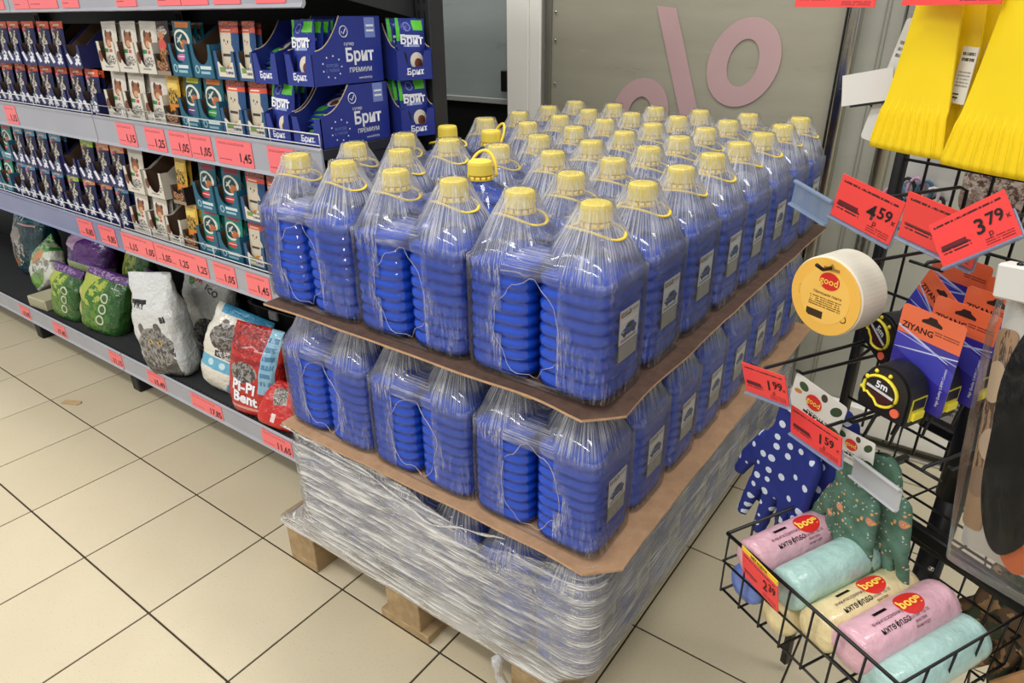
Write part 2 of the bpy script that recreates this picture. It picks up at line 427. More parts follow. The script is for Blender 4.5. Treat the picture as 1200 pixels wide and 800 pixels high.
def navy_pouch(nm, top):
    return P(nm, (30, 34, 84), [('r', 0, .84, 1, 1, top), ('r', .25, .89, .75, .94, (240, 200, 170)), ('e', .3, .8, .2, .055, (232, 110, 140)), ('e', .5, .58, .34, .22, (18, 16, 20)),
        ('e', .62, .45, .2, .2, (226, 214, 200), .5), ('e', .35, .68, .07, .1, (225, 205, 180), .5), ('e', .68, .7, .1, .05, (230, 220, 205), .8), ('e', .55, .2, .36, .10, (60, 150, 210)), ('e', .4, .23, .18, .06, (200, 205, 190)), ('t', .5, .5, .4, .4, (20, 18, 24), 16)])
NAVY = {'orange': navy_pouch('navy_orange', (214, 84, 44)), 'blue': navy_pouch('navy_skyblue', (92, 160, 200)), 'green': navy_pouch('navy_lime', (160, 204, 52)), 'peach': navy_pouch('navy_peach', (232, 150, 108))}
WHITE = P('white', (220, 214, 202), [('e', .55, .62, .24, .17, (150, 92, 58)), ('e', .4, .75, .09, .07, (84, 52, 36), .6), ('e', .72, .74, .07, .06, (90, 56, 38)), ('e', .55, .55, .14, .07, (206, 160, 120)), ('r', .08, .36, .45, .44, (70, 140, 80)), ('r', .5, .36, .9, .43, (196, 84, 78)), ('t', .5, .2, .3, .1, (70, 70, 74), 22), ('r', 0, .93, 1, 1, (200, 196, 188))])
BROWN = P('brown', (44, 32, 28), [('t', .5, .8, .4, .12, (200, 190, 180), 20), ('e', .5, .55, .3, .12, (206, 78, 68)), ('t', .5, .3, .42, .2, (190, 130, 80), 14), ('e', .5, .72, .2, .07, (190, 120, 70))])
YELL = P('yellow', (206, 164, 60), [('r', .1, .72, .9, .9, (232, 200, 100)), ('t', .5, .55, .4, .2, (50, 40, 30), 12), ('r', .1, .3, .9, .42, (216, 130, 40)), ('e', .5, .15, .4, .15, (60, 54, 50))])
def teal_pouch(nm, lab, base=(26, 92, 108), top=(222, 130, 60)):
    return P(nm, base, [('r', .15, .88, .85, .98, top), ('e', .5, .64, .40, .21, (222, 226, 214)), ('e', .5, .64, .31, .165, (22, 66, 72)), ('e', .66, .57, .18, .09, (182, 106, 62)), ('e', .45, .68, .16, .03, (200, 206, 196), .5), ('e', .45, .64, .13, .02, (200, 206, 196), -.5), ('e', .52, .33, .36, .065, lab), ('r', .25, .335, .8, .35, (240, 230, 230)), ('e', .24, .12, .12, .05, (120, 170, 190)), ('r', .4, .09, .9, .14, (210, 222, 224))])
TEAL = {'pink': teal_pouch('teal_pink', (196, 110, 170)), 'green': teal_pouch('teal_green', (70, 160, 70)), 'red': teal_pouch('teal_red', (206, 60, 62), top=(150, 40, 56)), 'purple': teal_pouch('teal_purple', (110, 64, 130), top=(206, 210, 60)), 'sea': teal_pouch('teal_sea', (206, 70, 66), (30, 140, 128), (196, 50, 70))}
BEIGE = P('beige', (46, 82, 130), [('r', 0, .9, 1, 1, (120, 46, 40)), ('t', .5, .95, .5, .05, (210, 120, 90), 24), ('r', 0, .80, 1, .89, (222, 84, 56)), ('r', .2, .83, .7, .855, (250, 220, 200)), ('r', .08, .55, .72, .80, (206, 196, 176)), ('e', .45, .38, .38, .32, (206, 196, 176), -.2), ('e', .36, .66, .03, .025, (30, 26, 26)), ('e', .54, .64, .03, .025, (30, 26, 26)), ('e', .45, .60, .035, .018, (200, 120, 110)), ('r', .25, .38, .65, .43, (70, 60, 54)), ('e', .62, .17, .26, .07, (226, 150, 60))])
BRIT = P('royal', (36, 52, 140), [('r', .02, .62, .12, 1, (90, 200, 60)), ('r', .55, .80, .92, .97, (96, 204, 56)), ('e', .36, .86, .12, .08, (120, 130, 200)), ('e', .36, .86, .09, .06, (36, 52, 140)), ('r', .16, .60, .78, .72, (236, 238, 246)), ('s', .16, .60, .78, .74, (36, 52, 140), 1), ('r', .2, .52, .74, .565, (150, 165, 220)), ('e', .62, .28, .24, .15, (226, 216, 200)), ('e', .66, .24, .14, .09, (110, 60, 40)), ('e', .2, .3, .08, .14, (26, 26, 40)), ('e', .3, .1, .3, .06, (70, 150, 60))])
PW, PH = .082, .118
PM = {}
def pouch(kind, mat, x, y, z, label, rot=(0, 0, 0), h=PH, w_=PW):
    key = (kind, round(h, 3), round(w_, 3))
    if key not in PM: PM[key] = pouch_mesh(w_, h, .014, mat)
    return thing('food_pouch', label, 'pouch', (x, y, z), rot, 'pet food pouches on the shelves', PM[key])
def carton_parts(t, w_, h_, d_, mat, arm, dip, sidefront, printmat=None):
    """front panel with a U notch, raked sides, back"""
    pts = [(-w_/2, 0), (w_/2, 0), (w_/2, arm)]
    n = 10; nw = w_*.36
    for k in range(n+1):
        a = PI*k/n; pts.append((nw*math.cos(a), dip + (arm-dip)*(1-math.sin(a)**.7)))
    pts.append((-w_/2, arm))
    key = (round(w_, 3), h_, d_, mat.name, arm, dip, sidefront, printmat.name if printmat else '')
    if key not in BC:
        side = [(0, 0), (d_, 0), (d_, h_), (d_*.45, h_), (d_*.12, sidefront), (0, sidefront)]
        BC[key] = (prism(pts, .0016, printmat or mat), prism(side, .0016, mat, 'yz'), box(w_, .0016, h_, CARD, 0, (0, 0, h_/2)), box(w_-.004, d_-.004, .0016, CARD, 0, (0, 0, .001)), prism(side, .0008, CARD, 'yz'))
    f, s, b, bt, si = BC[key]
    place('front_panel', f, t, (0, .0008, 0))
    for sg in (-1, 1):
        sp_ = place('side_panel', s, t, (sg*(w_/2-.0008), 0, 0))
        place('inner_face', si, sp_, (-sg*.0014, 0, 0))
    place('back_panel', b, t, (0, d_-.001, 0)); place('bottom', bt, t, (0, d_/2, 0))
cm = {
 'navy': printed('carton_navy', (34, 38, 92), [('r', .12, .16, .3, .62, (226, 228, 238), .4), ('r', .5, .22, .92, .36, (226, 228, 238), .75), ('r', .58, .22, .92, .36, (226, 228, 238), -.75), ('r', .52, .5, .75, .62, (226, 228, 238), .75), ('r', .68, .5, .92, .62, (226, 228, 238), -.75)], grain=.04),
 'white': printed('carton_white', (216, 210, 198), [('r', .25, .12, .7, .17, (140, 140, 136)), ('t', .75, .4, .18, .16, (40, 40, 44), 18), ('e', .12, .5, .1, .2, (120, 70, 46))], grain=.03),
 'teal': printed('carton_teal', (30, 96, 122), [('e', .2, .25, .1, .13, (150, 190, 205)), ('e', .2, .25, .06, .08, (30, 96, 122)), ('r', .36, .26, .88, .36, (206, 222, 226)), ('r', .36, .12, .8, .2, (150, 190, 205))], grain=.03),
 'blue': printed('carton_steelblue', (48, 88, 132), [('r', .14, .10, .88, .62, (222, 214, 196)), ('r', .22, .26, .5, .44, (120, 150, 80)), ('s', .5, .2, .84, .55, (90, 100, 130), 2)], grain=.03),
 'dark': printed('carton_dark', (40, 28, 24), [('r', 0, 0, 1, .2, (150, 130, 110)), ('t', .5, .5, .4, .3, (190, 130, 80), 12)], grain=.03)}
cside = {'navy': plain('carton_navy_side', (34, 38, 92), .45), 'white': plain('carton_white_side', (210, 204, 192), .5), 'teal': plain('carton_teal_side', (30, 96, 122), .45), 'blue': plain('carton_blue_side', (48, 88, 132), .45), 'dark': plain('carton_dark_side', (40, 28, 24), .5)}
CN = {'navy': 'navy blue', 'white': 'white', 'teal': 'teal', 'blue': 'steel blue', 'dark': 'dark brown'}
def row(cells, y, z, where):
    """cells: (x0, x1, carton kind, pouch material key or None, how many, lean)"""
    n = 0
    for (x0, x1, ck, pk, cnt, lean) in cells:
        n += 1
        wd = min(x1-x0-.003, .104); xc = (x0+x1)/2
        yy = y + random.uniform(0, .006)
        d_ = .20
        t = thing('display_carton', f'{CN[ck]} cut-out carton{"" if pk else ", empty"}, {ORD[n-1]} from left, {where}', 'carton', (xc, yy, z), (0, 0, random.uniform(-.02, .02)), 'display cartons on the shelves')
        arm, dip = {'navy': (.062, .030), 'white': (.075, .014), 'teal': (.075, .03), 'blue': (.062, .026), 'dark': (.05, .03)}[ck]
        carton_parts(t, wd, .116, d_, cside[ck], arm, dip, arm, cm[ck])
        if pk:
            nm, mt = pk
            for q in range(cnt):
                yo = .012 + q*.017 + random.uniform(0, .003)
                zz = z + .003
                pw = min(PW, wd-.008)
                pl = f'{nm} pouch, {"front" if q == 0 else ORD[q]} in {ORD[n-1]} carton from left, {where}'
                pouch(nm, mt, xc + random.uniform(-.001, .001), yy+yo, zz, pl, (-.07-.03*random.random(), random.uniform(-.02, .02), random.uniform(-.03, .03)), PH+.004*(q == 0), pw)
no = ('orange-topped navy', NAVY['orange']); nb = ('sky-topped navy', NAVY['blue']); ng = ('lime-topped navy', NAVY['green']); npch = ('peach-topped navy', NAVY['peach'])
wh = ('white tabby-picture', WHITE); br = ('dark brown', BROWN); ye = ('yellow and black', YELL)
tp = ('pink-labelled teal', TEAL['pink']); tg = ('green-labelled teal', TEAL['green']); td = ('red-labelled teal', TEAL['red']); tu = ('purple-labelled teal', TEAL['purple']); ts = ('red-labelled sea green', TEAL['sea'])
be = ('beige and blue', BEIGE)
row([(-.04, .06, 'navy', no, 2, 0), (.06, .16, 'navy', no, 2, 0), (.16, .258, 'navy', no, 2, 0), (.258, .358, 'navy', no, 3, 0), (.358, .459, 'navy', no, 3, 0), (.459, .557, 'navy', no, 1, 0), (.561, .661, 'navy', None, 0, 0),
     (.768, .872, 'white', wh, 3, 0), (.872, .972, 'white', wh, 3, 0), (.972, 1.062, 'white', wh, 2, 0), (1.064, 1.136, 'dark', br, 2, 0), (1.138, 1.228, 'teal', tp, 3, 0), (1.23, 1.322, 'teal', None, 0, 0),
     (1.324, 1.412, 'blue', be, 3, 0), (1.414, 1.476, 'blue', be, 2, 0)], YF+.014, ZU+.128, 'upper shelf upper row')
row([(-.10, 0, 'navy', no, 2, 0), (0, .1, 'navy', no, 2, 0), (.1, .2, 'navy', no, 2, 0), (.2, .3, 'navy', no, 2, 0), (.3, .4, 'navy', no, 2, 0), (.4, .5, 'navy', no, 2, 0), (.5, .6, 'navy', no, 2, 0), (.6, .7, 'navy', no, 2, 0),
     (.745, .85, 'white', wh, 2, 0), (.85, .955, 'white', wh, 2, 0), (.955, 1.055, 'white', wh, 1, 0), (1.057, 1.128, 'dark', ye, 2, 0), (1.13, 1.22, 'teal', tu, 2, 0), (1.222, 1.316, 'teal', tg, 2, 0),
     (1.318, 1.408, 'blue', be, 2, 0), (1.41, 1.495, 'blue', be, 2, 0)], YF+.014, ZU+.001, 'upper shelf lower row')
row([(-.29, -.19, 'teal', ts, 2, 0), (-.19, -.07, 'teal', ts, 2, 0), (-.065, .036, 'navy', nb, 2, 0), (.038, .132, 'navy', nb, 2, 0), (.132, .228, 'navy', nb, 2, 0), (.23, .33, 'navy', nb, 2, 0), (.33, .43, 'navy', None, 0, 0), (.445, .537, 'navy', ng, 2, 0), (.539, .64, 'navy', npch, 2, 0), (.642, .735, 'navy', npch, 2, 0),
     (.74, .85, 'white', wh, 1, 0), (.855, .955, 'white', None, 0, 0), (1.0, 1.07, 'dark', ye, 2, 0), (1.12, 1.22, 'teal', td, 2, 0), (1.225, 1.325, 'teal', td, 2, 0), (1.33, 1.42, 'blue', be, 2, 0), (1.425, 1.50, 'blue', be, 2, 0)], YF+.014, ZM+.128, 'middle shelf upper row')
row([(-.36, -.25, 'teal', ts, 2, 0), (-.25, -.15, 'teal', ts, 2, 0), (-.15, -.05, 'navy', nb, 2, 0), (-.05, .055, 'navy', nb, 2, 0), (.06, .165, 'navy', nb, 2, 0), (.17, .275, 'navy', nb, 2, 0), (.28, .385, 'navy', ng, 2, 0), (.39, .495, 'navy', npch, 2, 0), (.5, .6, 'navy', npch, 2, 0), (.6, .7, 'navy', nb, 2, 0),
     (.72, .82, 'white', wh, 3, 0), (.825, .92, 'white', wh, 3, 0), (.925, 1.01, 'white', None, 0, 0), (1.015, 1.085, 'dark', ye, 2, 0), (1.09, 1.19, 'teal', ts, 3, 0), (1.195, 1.30, 'teal', ts, 3, 0), (1.305, 1.395, 'blue', be, 2, 0), (1.40, 1.49, 'blue', be, 2, 0)], YF+.014, ZM+.001, 'middle shelf lower row')

# ---- royal blue boxes at the end of the upper shelf
ROY = plain('royal_blue_board', (42, 56, 142), .4, var=.04, vs=20)
ROYF = printed('royal_blue_front', (42, 56, 142), [('r', .25, .18, .75, .24, (150, 165, 220))], grain=.02)
wink = plain('white_print', (236, 238, 246), .4); lbl = plain('pale_blue_print', (120, 140, 205), .4)
edge = plain('raw_board_edge', (176, 160, 132), .8)
def royal_box(x, y, z, w_, d_, h_, label, rz=0.0, pouches=4, lying=False, name_side=True):
    t = thing('display_carton', label, 'carton', (x, y, z), (0, 0, rz), 'royal blue display cartons')
    nt = w_*.30
    pts = [(-w_/2, 0), (w_/2, 0), (w_/2, .062), (nt, .062), (nt-.008, .028), (-nt+.008, .028), (-nt, .062), (-w_/2, .062)]
    f = place('front_panel', prism(pts, .002, ROYF), t, (0, .001, 0))
    place('logo_text', text_mesh('Брит', .019, wink, bold=.02), f, (0, -.0016, .017))
    cv = [(0, 0), (d_, 0), (d_, h_), (d_*.42, h_)]
    for k in range(9):
        a = k/8; cv.append((d_*(.42-.36*a), .068 + (h_-.068)*(1-a)**1.9 if a > 0 else h_))
    cv.append((0, .064))
    for sg in (-1, 1):
        s = place('side_panel', prism(cv, .002, ROY, 'yz'), t, (sg*(w_/2-.001), 0, 0))
        place('torn_edge', tube([(0, a, b+.0006) for a, b in cv[3:-1]], .0016, edge, 4), s)
        if sg > 0 and name_side:
            R9 = (0, 0, PI/2)
            place('logo_text', text_mesh('Брит', .036, wink, bold=.03), s, (.0016, d_*.66, h_*.42), R9)
            place('subtitle_text', text_mesh('ПРЕМИУМ', .013, wink, bold=.01), s, (.0016, d_*.66, h_*.20), R9)
            place('small_text', text_mesh('супер', .010, wink), s, (.0016, d_*.52, h_*.60), R9)
            place('small_text', text_mesh('www.brit.by', .008, wink), s, (.0016, d_*.72, h_*.08), R9)
            place('script_text', text_mesh('всегда\nс тобой', .010, lbl), s, (.0016, d_*.26, h_*.26), R9)
            place('badge_ring', tube([(0, d_*.46+.011*math.cos(a*PI/10), h_*.78+.011*math.sin(a*PI/10)) for a in range(20)], .0010, wink, 4, True), s, (.0016, 0, 0))
            place('badge_tick', tube([(0, d_*.46-.006, h_*.78), (0, d_*.46-.001, h_*.78-.005), (0, d_*.46+.006, h_*.78+.006)], .001, wink, 4), s, (.0016, 0, 0))
            tgp = place('corner_flag', box(.0006, .030, .040, lbl, 0), s, (.0014, d_*.84, h_*.83))
            place('flag_lines', box(.0004, .022, .004, wink, 0), tgp, (.0006, 0, .004)); place('flag_lines', box(.0004, .022, .004, wink, 0), tgp, (.0006, 0, -.006))
            for k in range(9):
                a = k*2*PI/9; place('star', box(.0005, .003, .003, wink, 0), s, (.0013, d_*.26+.026*math.cos(a), h_*.27+.022*math.sin(a)), (a, 0, 0))
    place('back_panel', box(w_, .002, h_, CARD, 0, (0, 0, h_/2)), t, (0, d_-.001, 0)); place('bottom', box(w_-.004, d_-.004, .002, ROY, 0, (0, 0, .001)), t, (0, d_/2, 0))
    return t
def put_pouches(t, base_label, n, w_, lying=False, y0=.014, step=.02, tilt=0.0):
    rz = t.rotation_euler.z; c, s = math.cos(rz), math.sin(rz)
    for q in range(n):
        lx, ly = random.uniform(-.003, .003), y0 + step*q
        lz = .004
        rot = (-.10, random.uniform(-.05, .05), rz + random.uniform(-.05, .05))
        if lying: lz = .012 + .011*q; ly = .02 + .006*q; rot = (-1.15, random.uniform(-.1, .1), rz + random.uniform(-.1, .1))
        o = pouch('royal blue', BRIT, t.location.x + lx*c - ly*s, t.location.y + lx*s + ly*c, t.location.z + lz, f'{base_label}, {ORD[q]} from its opening', rot, .125, .076)
        if not lying and q == 0:
            place('logo_text', text_mesh('Брит', .026, wink, bold=.03), o, (-.002, -.0078, .079))
b1 = royal_box(1.526, YF+.012, ZU+.127, .086, .20, .126, 'royal blue carton of lying pouches, left one on the upper row')
put_pouches(b1, 'blue pouch lying in left upper royal carton', 5, .08, True)
b2 = royal_box(1.642, YF+.012, ZU+.127, .09, .20, .134, 'royal blue carton with one upright pouch in front, upper row at shelf end')
put_pouches(b2, 'blue pouch standing in upper carton at shelf end', 4, .08)
b3 = royal_box(1.541, YF+.012, ZU+.001, .086, .20, .12, 'royal blue carton half hidden on the lower row, left of the open one')
put_pouches(b3, 'blue pouch standing in left lower royal carton', 3, .08)
b4 = royal_box(1.646, YF+.008, ZU+.001, .098, .205, .124, 'royal blue carton with fallen pouches, lower row at shelf end')
put_pouches(b4, 'blue pouch lying in lower carton at shelf end', 6, .08, True)
b5 = royal_box(1.625, .51, ZU+.127, .09, .15, .118, 'royal blue carton turned sideways beside the slotted upright, upper row', 1.25)
b5.location = (1.745, .487, ZU+.127); put_pouches(b5, 'blue pouch in sideways upper carton by the upright', 3, .08)
b6 = royal_box(1.625, .51, ZU+.001, .09, .15, .12, 'royal blue carton turned sideways beside the slotted upright, lower row', 1.25)
b6.location = (1.745, .487, ZU+.001); put_pouches(b6, 'blue pouch in sideways lower carton by the upright', 3, .08)

# ---- bags of litter and food on the bottom shelf
def bag_mesh(w_, d_, h_, mat, seed, top='pinch', wr=.010, bulge=1.0, waist=0.0):
    NR, NS = 26, 44; rows = []
    for j in range(NR+1):
        v = j/NR
        if top == 'pinch': df = (.80 + .2*math.sin(min(1, v/.3)*PI/2)) * (1 if v < .55 else max(.03, 1-((v-.55)/.45)**1.6)); wf = (.90+.1*min(1, v/.15)) * (1-waist*math.exp(-((v-.82)/.1)**2)) * (1 - .05*max(0, v-.6))
        else: df = .84+.16*math.sin(v*PI); wf = .94+.06*math.sin(v*PI); 
        if top != 'pinch' and v > .9: df *= 1-((v-.9)/.1)**2*.5; wf *= 1-((v-.9)/.1)**2*.25
        if v < .05: df *= .85+.15*v/.05; wf *= .93+.07*v/.05
        e = 3.6 if v < .6 else 3.6-1.2*(v-.6)/.4
        pts = sup(w_/2*wf, d_/2*df*bulge, e, NS, v*h_)
        o = []
        for (x, y, z) in pts:
            k = noise.noise(Vector((x*16+seed*3.1, y*16, z*11))) + .7*noise.noise(Vector((x*38+seed, y*38, z*24+seed*2))) + .35*noise.noise(Vector((x*80+z*40, y*80, z*50+seed)))
            am = wr*(.5+.8*v) if 0 < j < NR else wr*.3
            nrm = Vector((x/(w_/2), y/(d_/2), 0)); 
            if nrm.length > 0: nrm.normalize()
            o.append((x+nrm.x*k*am, y+nrm.y*k*am, z + (k*am*.8 if j == NR else 0)))
        rows.append(o)
    return rings(rows, mat, True)
def bag(name, label, cat, w_, d_, h_, mat, loc, rot, seed, texts=(), **k):
    me = bag_mesh(w_, d_, h_, mat, seed, **k)
    t = thing(name, label, cat, loc, rot)
    place('sack', me, t)
    if texts:
        bv = bvh_of(me)
        for (nm, m, dx, dz, an) in texts: place(nm, project_mesh(m, bv, .002, dx, dz, an), t)
    return t
GL = dict(rough=.25, wrinkle=.6, wscale=26, coat=.3)
gp = printed('green_food_bag', (98, 134, 44), [('e', .3, .75, .3, .35, (170, 184, 70)), ('e', .8, .4, .26, .6, (40, 84, 36)), ('t', .55, .4, .34, .5, (60, 112, 40), 9), ('e', .6, .22, .09, .08, (196, 206, 170)), ('e', .6, .22, .06, .055, (60, 96, 44)), ('e', .62, .40, .09, .08, (196, 206, 170)), ('e', .62, .40, .06, .055, (60, 96, 44)), ('e', .64, .58, .09, .08, (196, 206, 170)), ('e', .64, .58, .06, .055, (60, 96, 44)), ('r', .05, .05, .12, .6, (200, 190, 130)), ('r', 0, .86, 1, 1, (84, 44, 110)), ('t', .4, .92, .4, .05, (150, 120, 170), 18)], **GL)
gpl = printed('purple_top_bag', (84, 46, 118), [('e', .3, .75, .3, .3, (200, 170, 206)), ('e', .6, .5, .3, .3, (104, 52, 136)), ('r', 0, 0, 1, .2, (150, 166, 120)), ('t', .5, .9, .5, .12, (210, 206, 212), 8)], **GL)
gdk = printed('dark_green_bag', (52, 84, 44), [('e', .35, .6, .3, .4, (110, 130, 60)), ('t', .6, .4, .3, .4, (150, 160, 130), 12), ('r', 0, .9, 1, 1, (84, 50, 104)), ('e', .5, .12, .16, .10, (186, 130, 90))], **GL)
gwh = printed('green_white_bag', (210, 212, 200), [('r', 0, .58, 1, 1, (70, 150, 62)), ('t', .5, .75, .5, .25, (190, 210, 170), 10), ('e', .6, .62, .25, .14, (206, 136, 70)), ('e', .3, .2, .4, .16, (120, 170, 80)), ('t', .6, .35, .35, .2, (130, 130, 120), 10)], **GL)
teal = printed('dark_teal_bag', (22, 62, 72), [('t', .28, .42, .26, .30, (170, 160, 148), 9), ('e', .25, .62, .2, .1, (150, 140, 128)), ('e', .2, .18, .12, .08, (196, 130, 80)), ('r', .05, .80, .9, .88, (38, 100, 108)), ('r', .3, .76, .8, .785, (216, 160, 160))], **GL)
catw = printed('white_cat_litter_bag', (214, 216, 216), [('r', .12, .72, .5, .76, (30, 30, 34)), ('e', .5, .30, .34, .20, (110, 108, 106)), ('e', .5, .1, .42, .16, (100, 98, 96)), ('e', .3, .48, .08, .06, (92, 90, 90), .5), ('e', .64, .48, .08, .06, (92, 90, 90), -.5), ('t', .5, .22, .42, .26, (66, 64, 64), 14), ('t', .5, .3, .36, .2, (150, 148, 146), 20), ('e', .42, .36, .05, .022, (206, 170, 70)), ('e', .42, .36, .018, .018, (20, 20, 20)), ('e', .62, .35, .05, .022, (206, 170, 70)), ('e', .62, .35, .018, .018, (20, 20, 20)), ('e', .54, .27, .035, .018, (70, 56, 56)), ('r', .86, .05, 1, .6, (196, 200, 202)), ('r', .0, .12, .1, .3, (150, 196, 200))], **GL)
catg = printed('grey_cat_litter_bag', (176, 178, 176), [('e', .6, .25, .3, .2, (84, 82, 82)), ('t', .6, .22, .34, .22, (50, 48, 48), 12), ('e', .72, .3, .07, .03, (206, 160, 60)), ('e', .72, .3, .022, .025, (20, 20, 20)), ('r', 0, .86, .16, .95, (120, 180, 60)), ('e', .25, .80, .06, .05, (60, 130, 50))], **GL)
catb = printed('white_blue_litter_bag', (226, 222, 210), [('r', .15, .90, 1, 1, (70, 160, 204)), ('e', .42, .66, .28, .15, (130, 122, 114)), ('t', .42, .66, .28, .16, (70, 64, 60), 14), ('e', .3, .80, .06, .05, (110, 104, 98)), ('e', .56, .80, .06, .05, (110, 104, 98)), ('e', .35, .69, .03, .014, (60, 50, 30)), ('e', .5, .69, .03, .014, (60, 50, 30)), ('r', .3, .42, .62, .50, (60, 60, 64)), ('t', .46, .46, .14, .04, (190, 190, 190), 24), ('r', .04, .26, .7, .40, (104, 176, 208)), ('e', .25, .33, .05, .04, (200, 224, 234)), ('e', .45, .33, .05, .04, (200, 224, 234)), ('e', .62, .1, .07, .05, (90, 160, 200), .7)], **GL)
redp = printed('red_litter_bag', (190, 42, 36), [('r', 0, .60, 1, .66, (150, 30, 28)), ('t', .4, .85, .4, .15, (130, 26, 26), 14), ('e', .42, .50, .24, .11, (70, 66, 66)), ('t', .42, .5, .26, .12, (150, 146, 144), 14), ('r', .72, .30, .95, 1, (140, 190, 214), -.06), ('s', .74, .4, .92, .95, (80, 130, 170), 6), ('r', .1, .08, .7, .11, (226, 150, 140))], **GL)
reds = printed('red_small_bag', (204, 44, 40), [('r', .3, .5, .6, .85, (170, 160, 150), .3), ('t', .45, .7, .15, .2, (60, 60, 60), 30), ('r', .4, .1, .5, .3, (236, 220, 214))], **GL)
blk = plain('bag_black_print', (28, 28, 30), .4); redi = plain('bag_red_print', (196, 50, 48), .4)
zs = ZB+.001
bag('food_bag', 'dark teal pet food bag at the far left of the bottom shelf', 'bag', .26, .12, .30, teal, (-.64, .40, zs), (-.15, 0, .1), 1, [('lettering', text_mesh('IT', .05, wink, bold=.02), -.02, .265, -.3)])
bag('food_bag', 'dark teal pet food bag standing behind the green and white bag', 'bag', .26, .12, .28, teal, (-.24, .49, zs), (0, 0, 0), 21)
bag('food_bag', 'green and white pet food bag leaning left of the purple one', 'bag', .20, .09, .20, gwh, (-.33, .33, zs+.032), (-.35, -.55, .2), 2)
bag('food_bag', 'crumpled purple-topped bag lying above the two green bags', 'bag', .23, .10, .17, gpl, (.0, .37, zs+.15), (-.30, .05, .15), 3, wr=.012)
bag('food_bag', 'yellow-green pet food bag with round symbols, left of the pair in front', 'bag', .185, .080, .21, gp, (.02, .245, zs), (-.18, .10, .12), 4)
bag('food_bag', 'yellow-green pet food bag with round symbols, right of the pair in front', 'bag', .225, .09, .235, gp, (.262, .258, zs), (-.28, .12, .18), 5)
bag('food_bag', 'green pet food bag standing behind the right green bag', 'bag', .18, .09, .26, gp, (.25, .43, zs+.03), (-.1, .05, 0), 6)
bag('food_bag', 'dark green bag with a brown dot beside the white cat bag', 'bag', .15, .09, .22, gdk, (.42, .40, zs), (-.1, .1, .1), 7)
tray_ = thing('food_tray', 'shallow cream carton tray under the left green bag', 'tray', (-.19, .262, zs), (0, 0, .1))
place('tray_body', box(.13, .11, .045, printed('cream_tray', (190, 184, 156), [('r', .3, .3, .8, .7, (140, 150, 110))], grain=.05), .002, (0, 0, .0225)), tray_)
place('tray_print', box(.11, .001, .03, plain('tray_print', (168, 164, 134), .5), 0, (0, -.0556, .022)), tray_)
bag('litter_bag', 'tall white litter bag with a grey cat face standing in front', 'bag', .185, .105, .345, catw, (.80, .232, zs), (-.06, -.10, .30), 8, [('lettering', text_mesh('FRY', .03, blk, bold=.01), -.035, .245, -.1), ('lettering', text_mesh('BI', .026, blk, bold=.04), .055, .20, .2)], waist=.10)
bag('litter_bag', 'grey litter bag with a dark cat standing behind the white cat bag', 'bag', .20, .10, .33, catg, (.765, .41, zs), (-.02, .10, .2), 9, [('lettering', text_mesh('FOR', .03, redi, bold=.03), -.035, .275, -.25), ('lettering', text_mesh('FCO', .03, blk, bold=.01), .035, .245, -.35)])
bag('litter_bag', 'white and blue litter bag with a tabby, leaning behind the red bag', 'bag', .215, .115, .265, catb, (1.065, .275, zs), (-.22, .22, .25), 10)
bag('litter_bag', 'big red litter bag with white lettering and a pale blue strip', 'bag', .185, .105, .27, redp, (1.255, .235, zs), (-.20, .04, .20), 11, [('lettering', text_mesh('Pi-Pi', .046, wink, bold=.04), -.012, .092, -.12), ('lettering', text_mesh('Bent', .046, wink, bold=.04), -.008, .056, -.12)], wr=.009)
bag('litter_bag', 'small red bag lying at the right of the big red bag', 'bag', .13, .07, .13, reds, (1.372, .212, zs+.004), (-.45, .25, .35), 12, wr=.009)
bt = thing('litter_tray', 'black plastic litter tray at the back of the bottom shelf', 'tray', (1.22, .47, zs+.16), (0, 0, .05))
trm = plain('black_tray_plastic', (34, 35, 38), .4)
place('basin', rings([sup(.15, .07, 6, 32, 0), sup(.17, .085, 6, 32, .10), sup(.18, .095, 6, 32, .105), sup(.165, .08, 6, 32, .103), sup(.145, .066, 6, 32, .01)], trm), bt)
place('hood', rings([sup(.14, .068, 6, 32, -.15), sup(.15, .075, 6, 32, -.01)], trm), bt)
place('latch', box(.04, .01, .03, plain('grey_latch', (110, 110, 112), .4), .003, (-.03, -.093, .09)), bt)

# ================================================================== PALLET STACK
def wood_mat(name, c, c2):
    t = NT(name); v = t.coord(scale=(14, 1.6, 14))
    f = t.noise(v, 3.5, 6, .65); b = t.mix(t.ramp(f, .3, .75), lin(c), lin(c2))
    b = t.mix(t.ramp(t.noise(t.coord(), 7, 3), .55, .8, 0, .5), b, lin((92, 74, 52)))
    return t.done(t.princ(b, .8, normal=t.bump(f, .3, .004)))
wood = wood_mat('weathered_pallet_wood', (150, 124, 88), (184, 160, 122))
pal = thing('wooden_pallet', 'weathered wooden pallet on the tiles under the stacked bottles', 'pallet', (2.065, .60, 0))
PX, PY = .395, .60
for x, wd in ((-.345, .10), (0, .145), (.345, .10)):
    place('bottom_board', box(wd, 1.2, .022, wood, .002), pal, (x, 0, .011))
    for y in (-.53, 0, .53):
        place('block', box(wd if wd < .12 else .10, .14 if y else .145, .078, wood, .002), pal, (x, y, .061))
for y, wd in ((-.5275, .145), (0, .145), (.5275, .145)):
    place('stringer_board', box(.79, wd, .022, wood, .002), pal, (0, y, .111))
for x, wd in ((-.3225, .145), (-.165, .10), (0, .145), (.165, .10), (.3225, .145)):
    place('deck_board', box(wd, 1.2, .022, wood, .002), pal, (x, 0, .133))

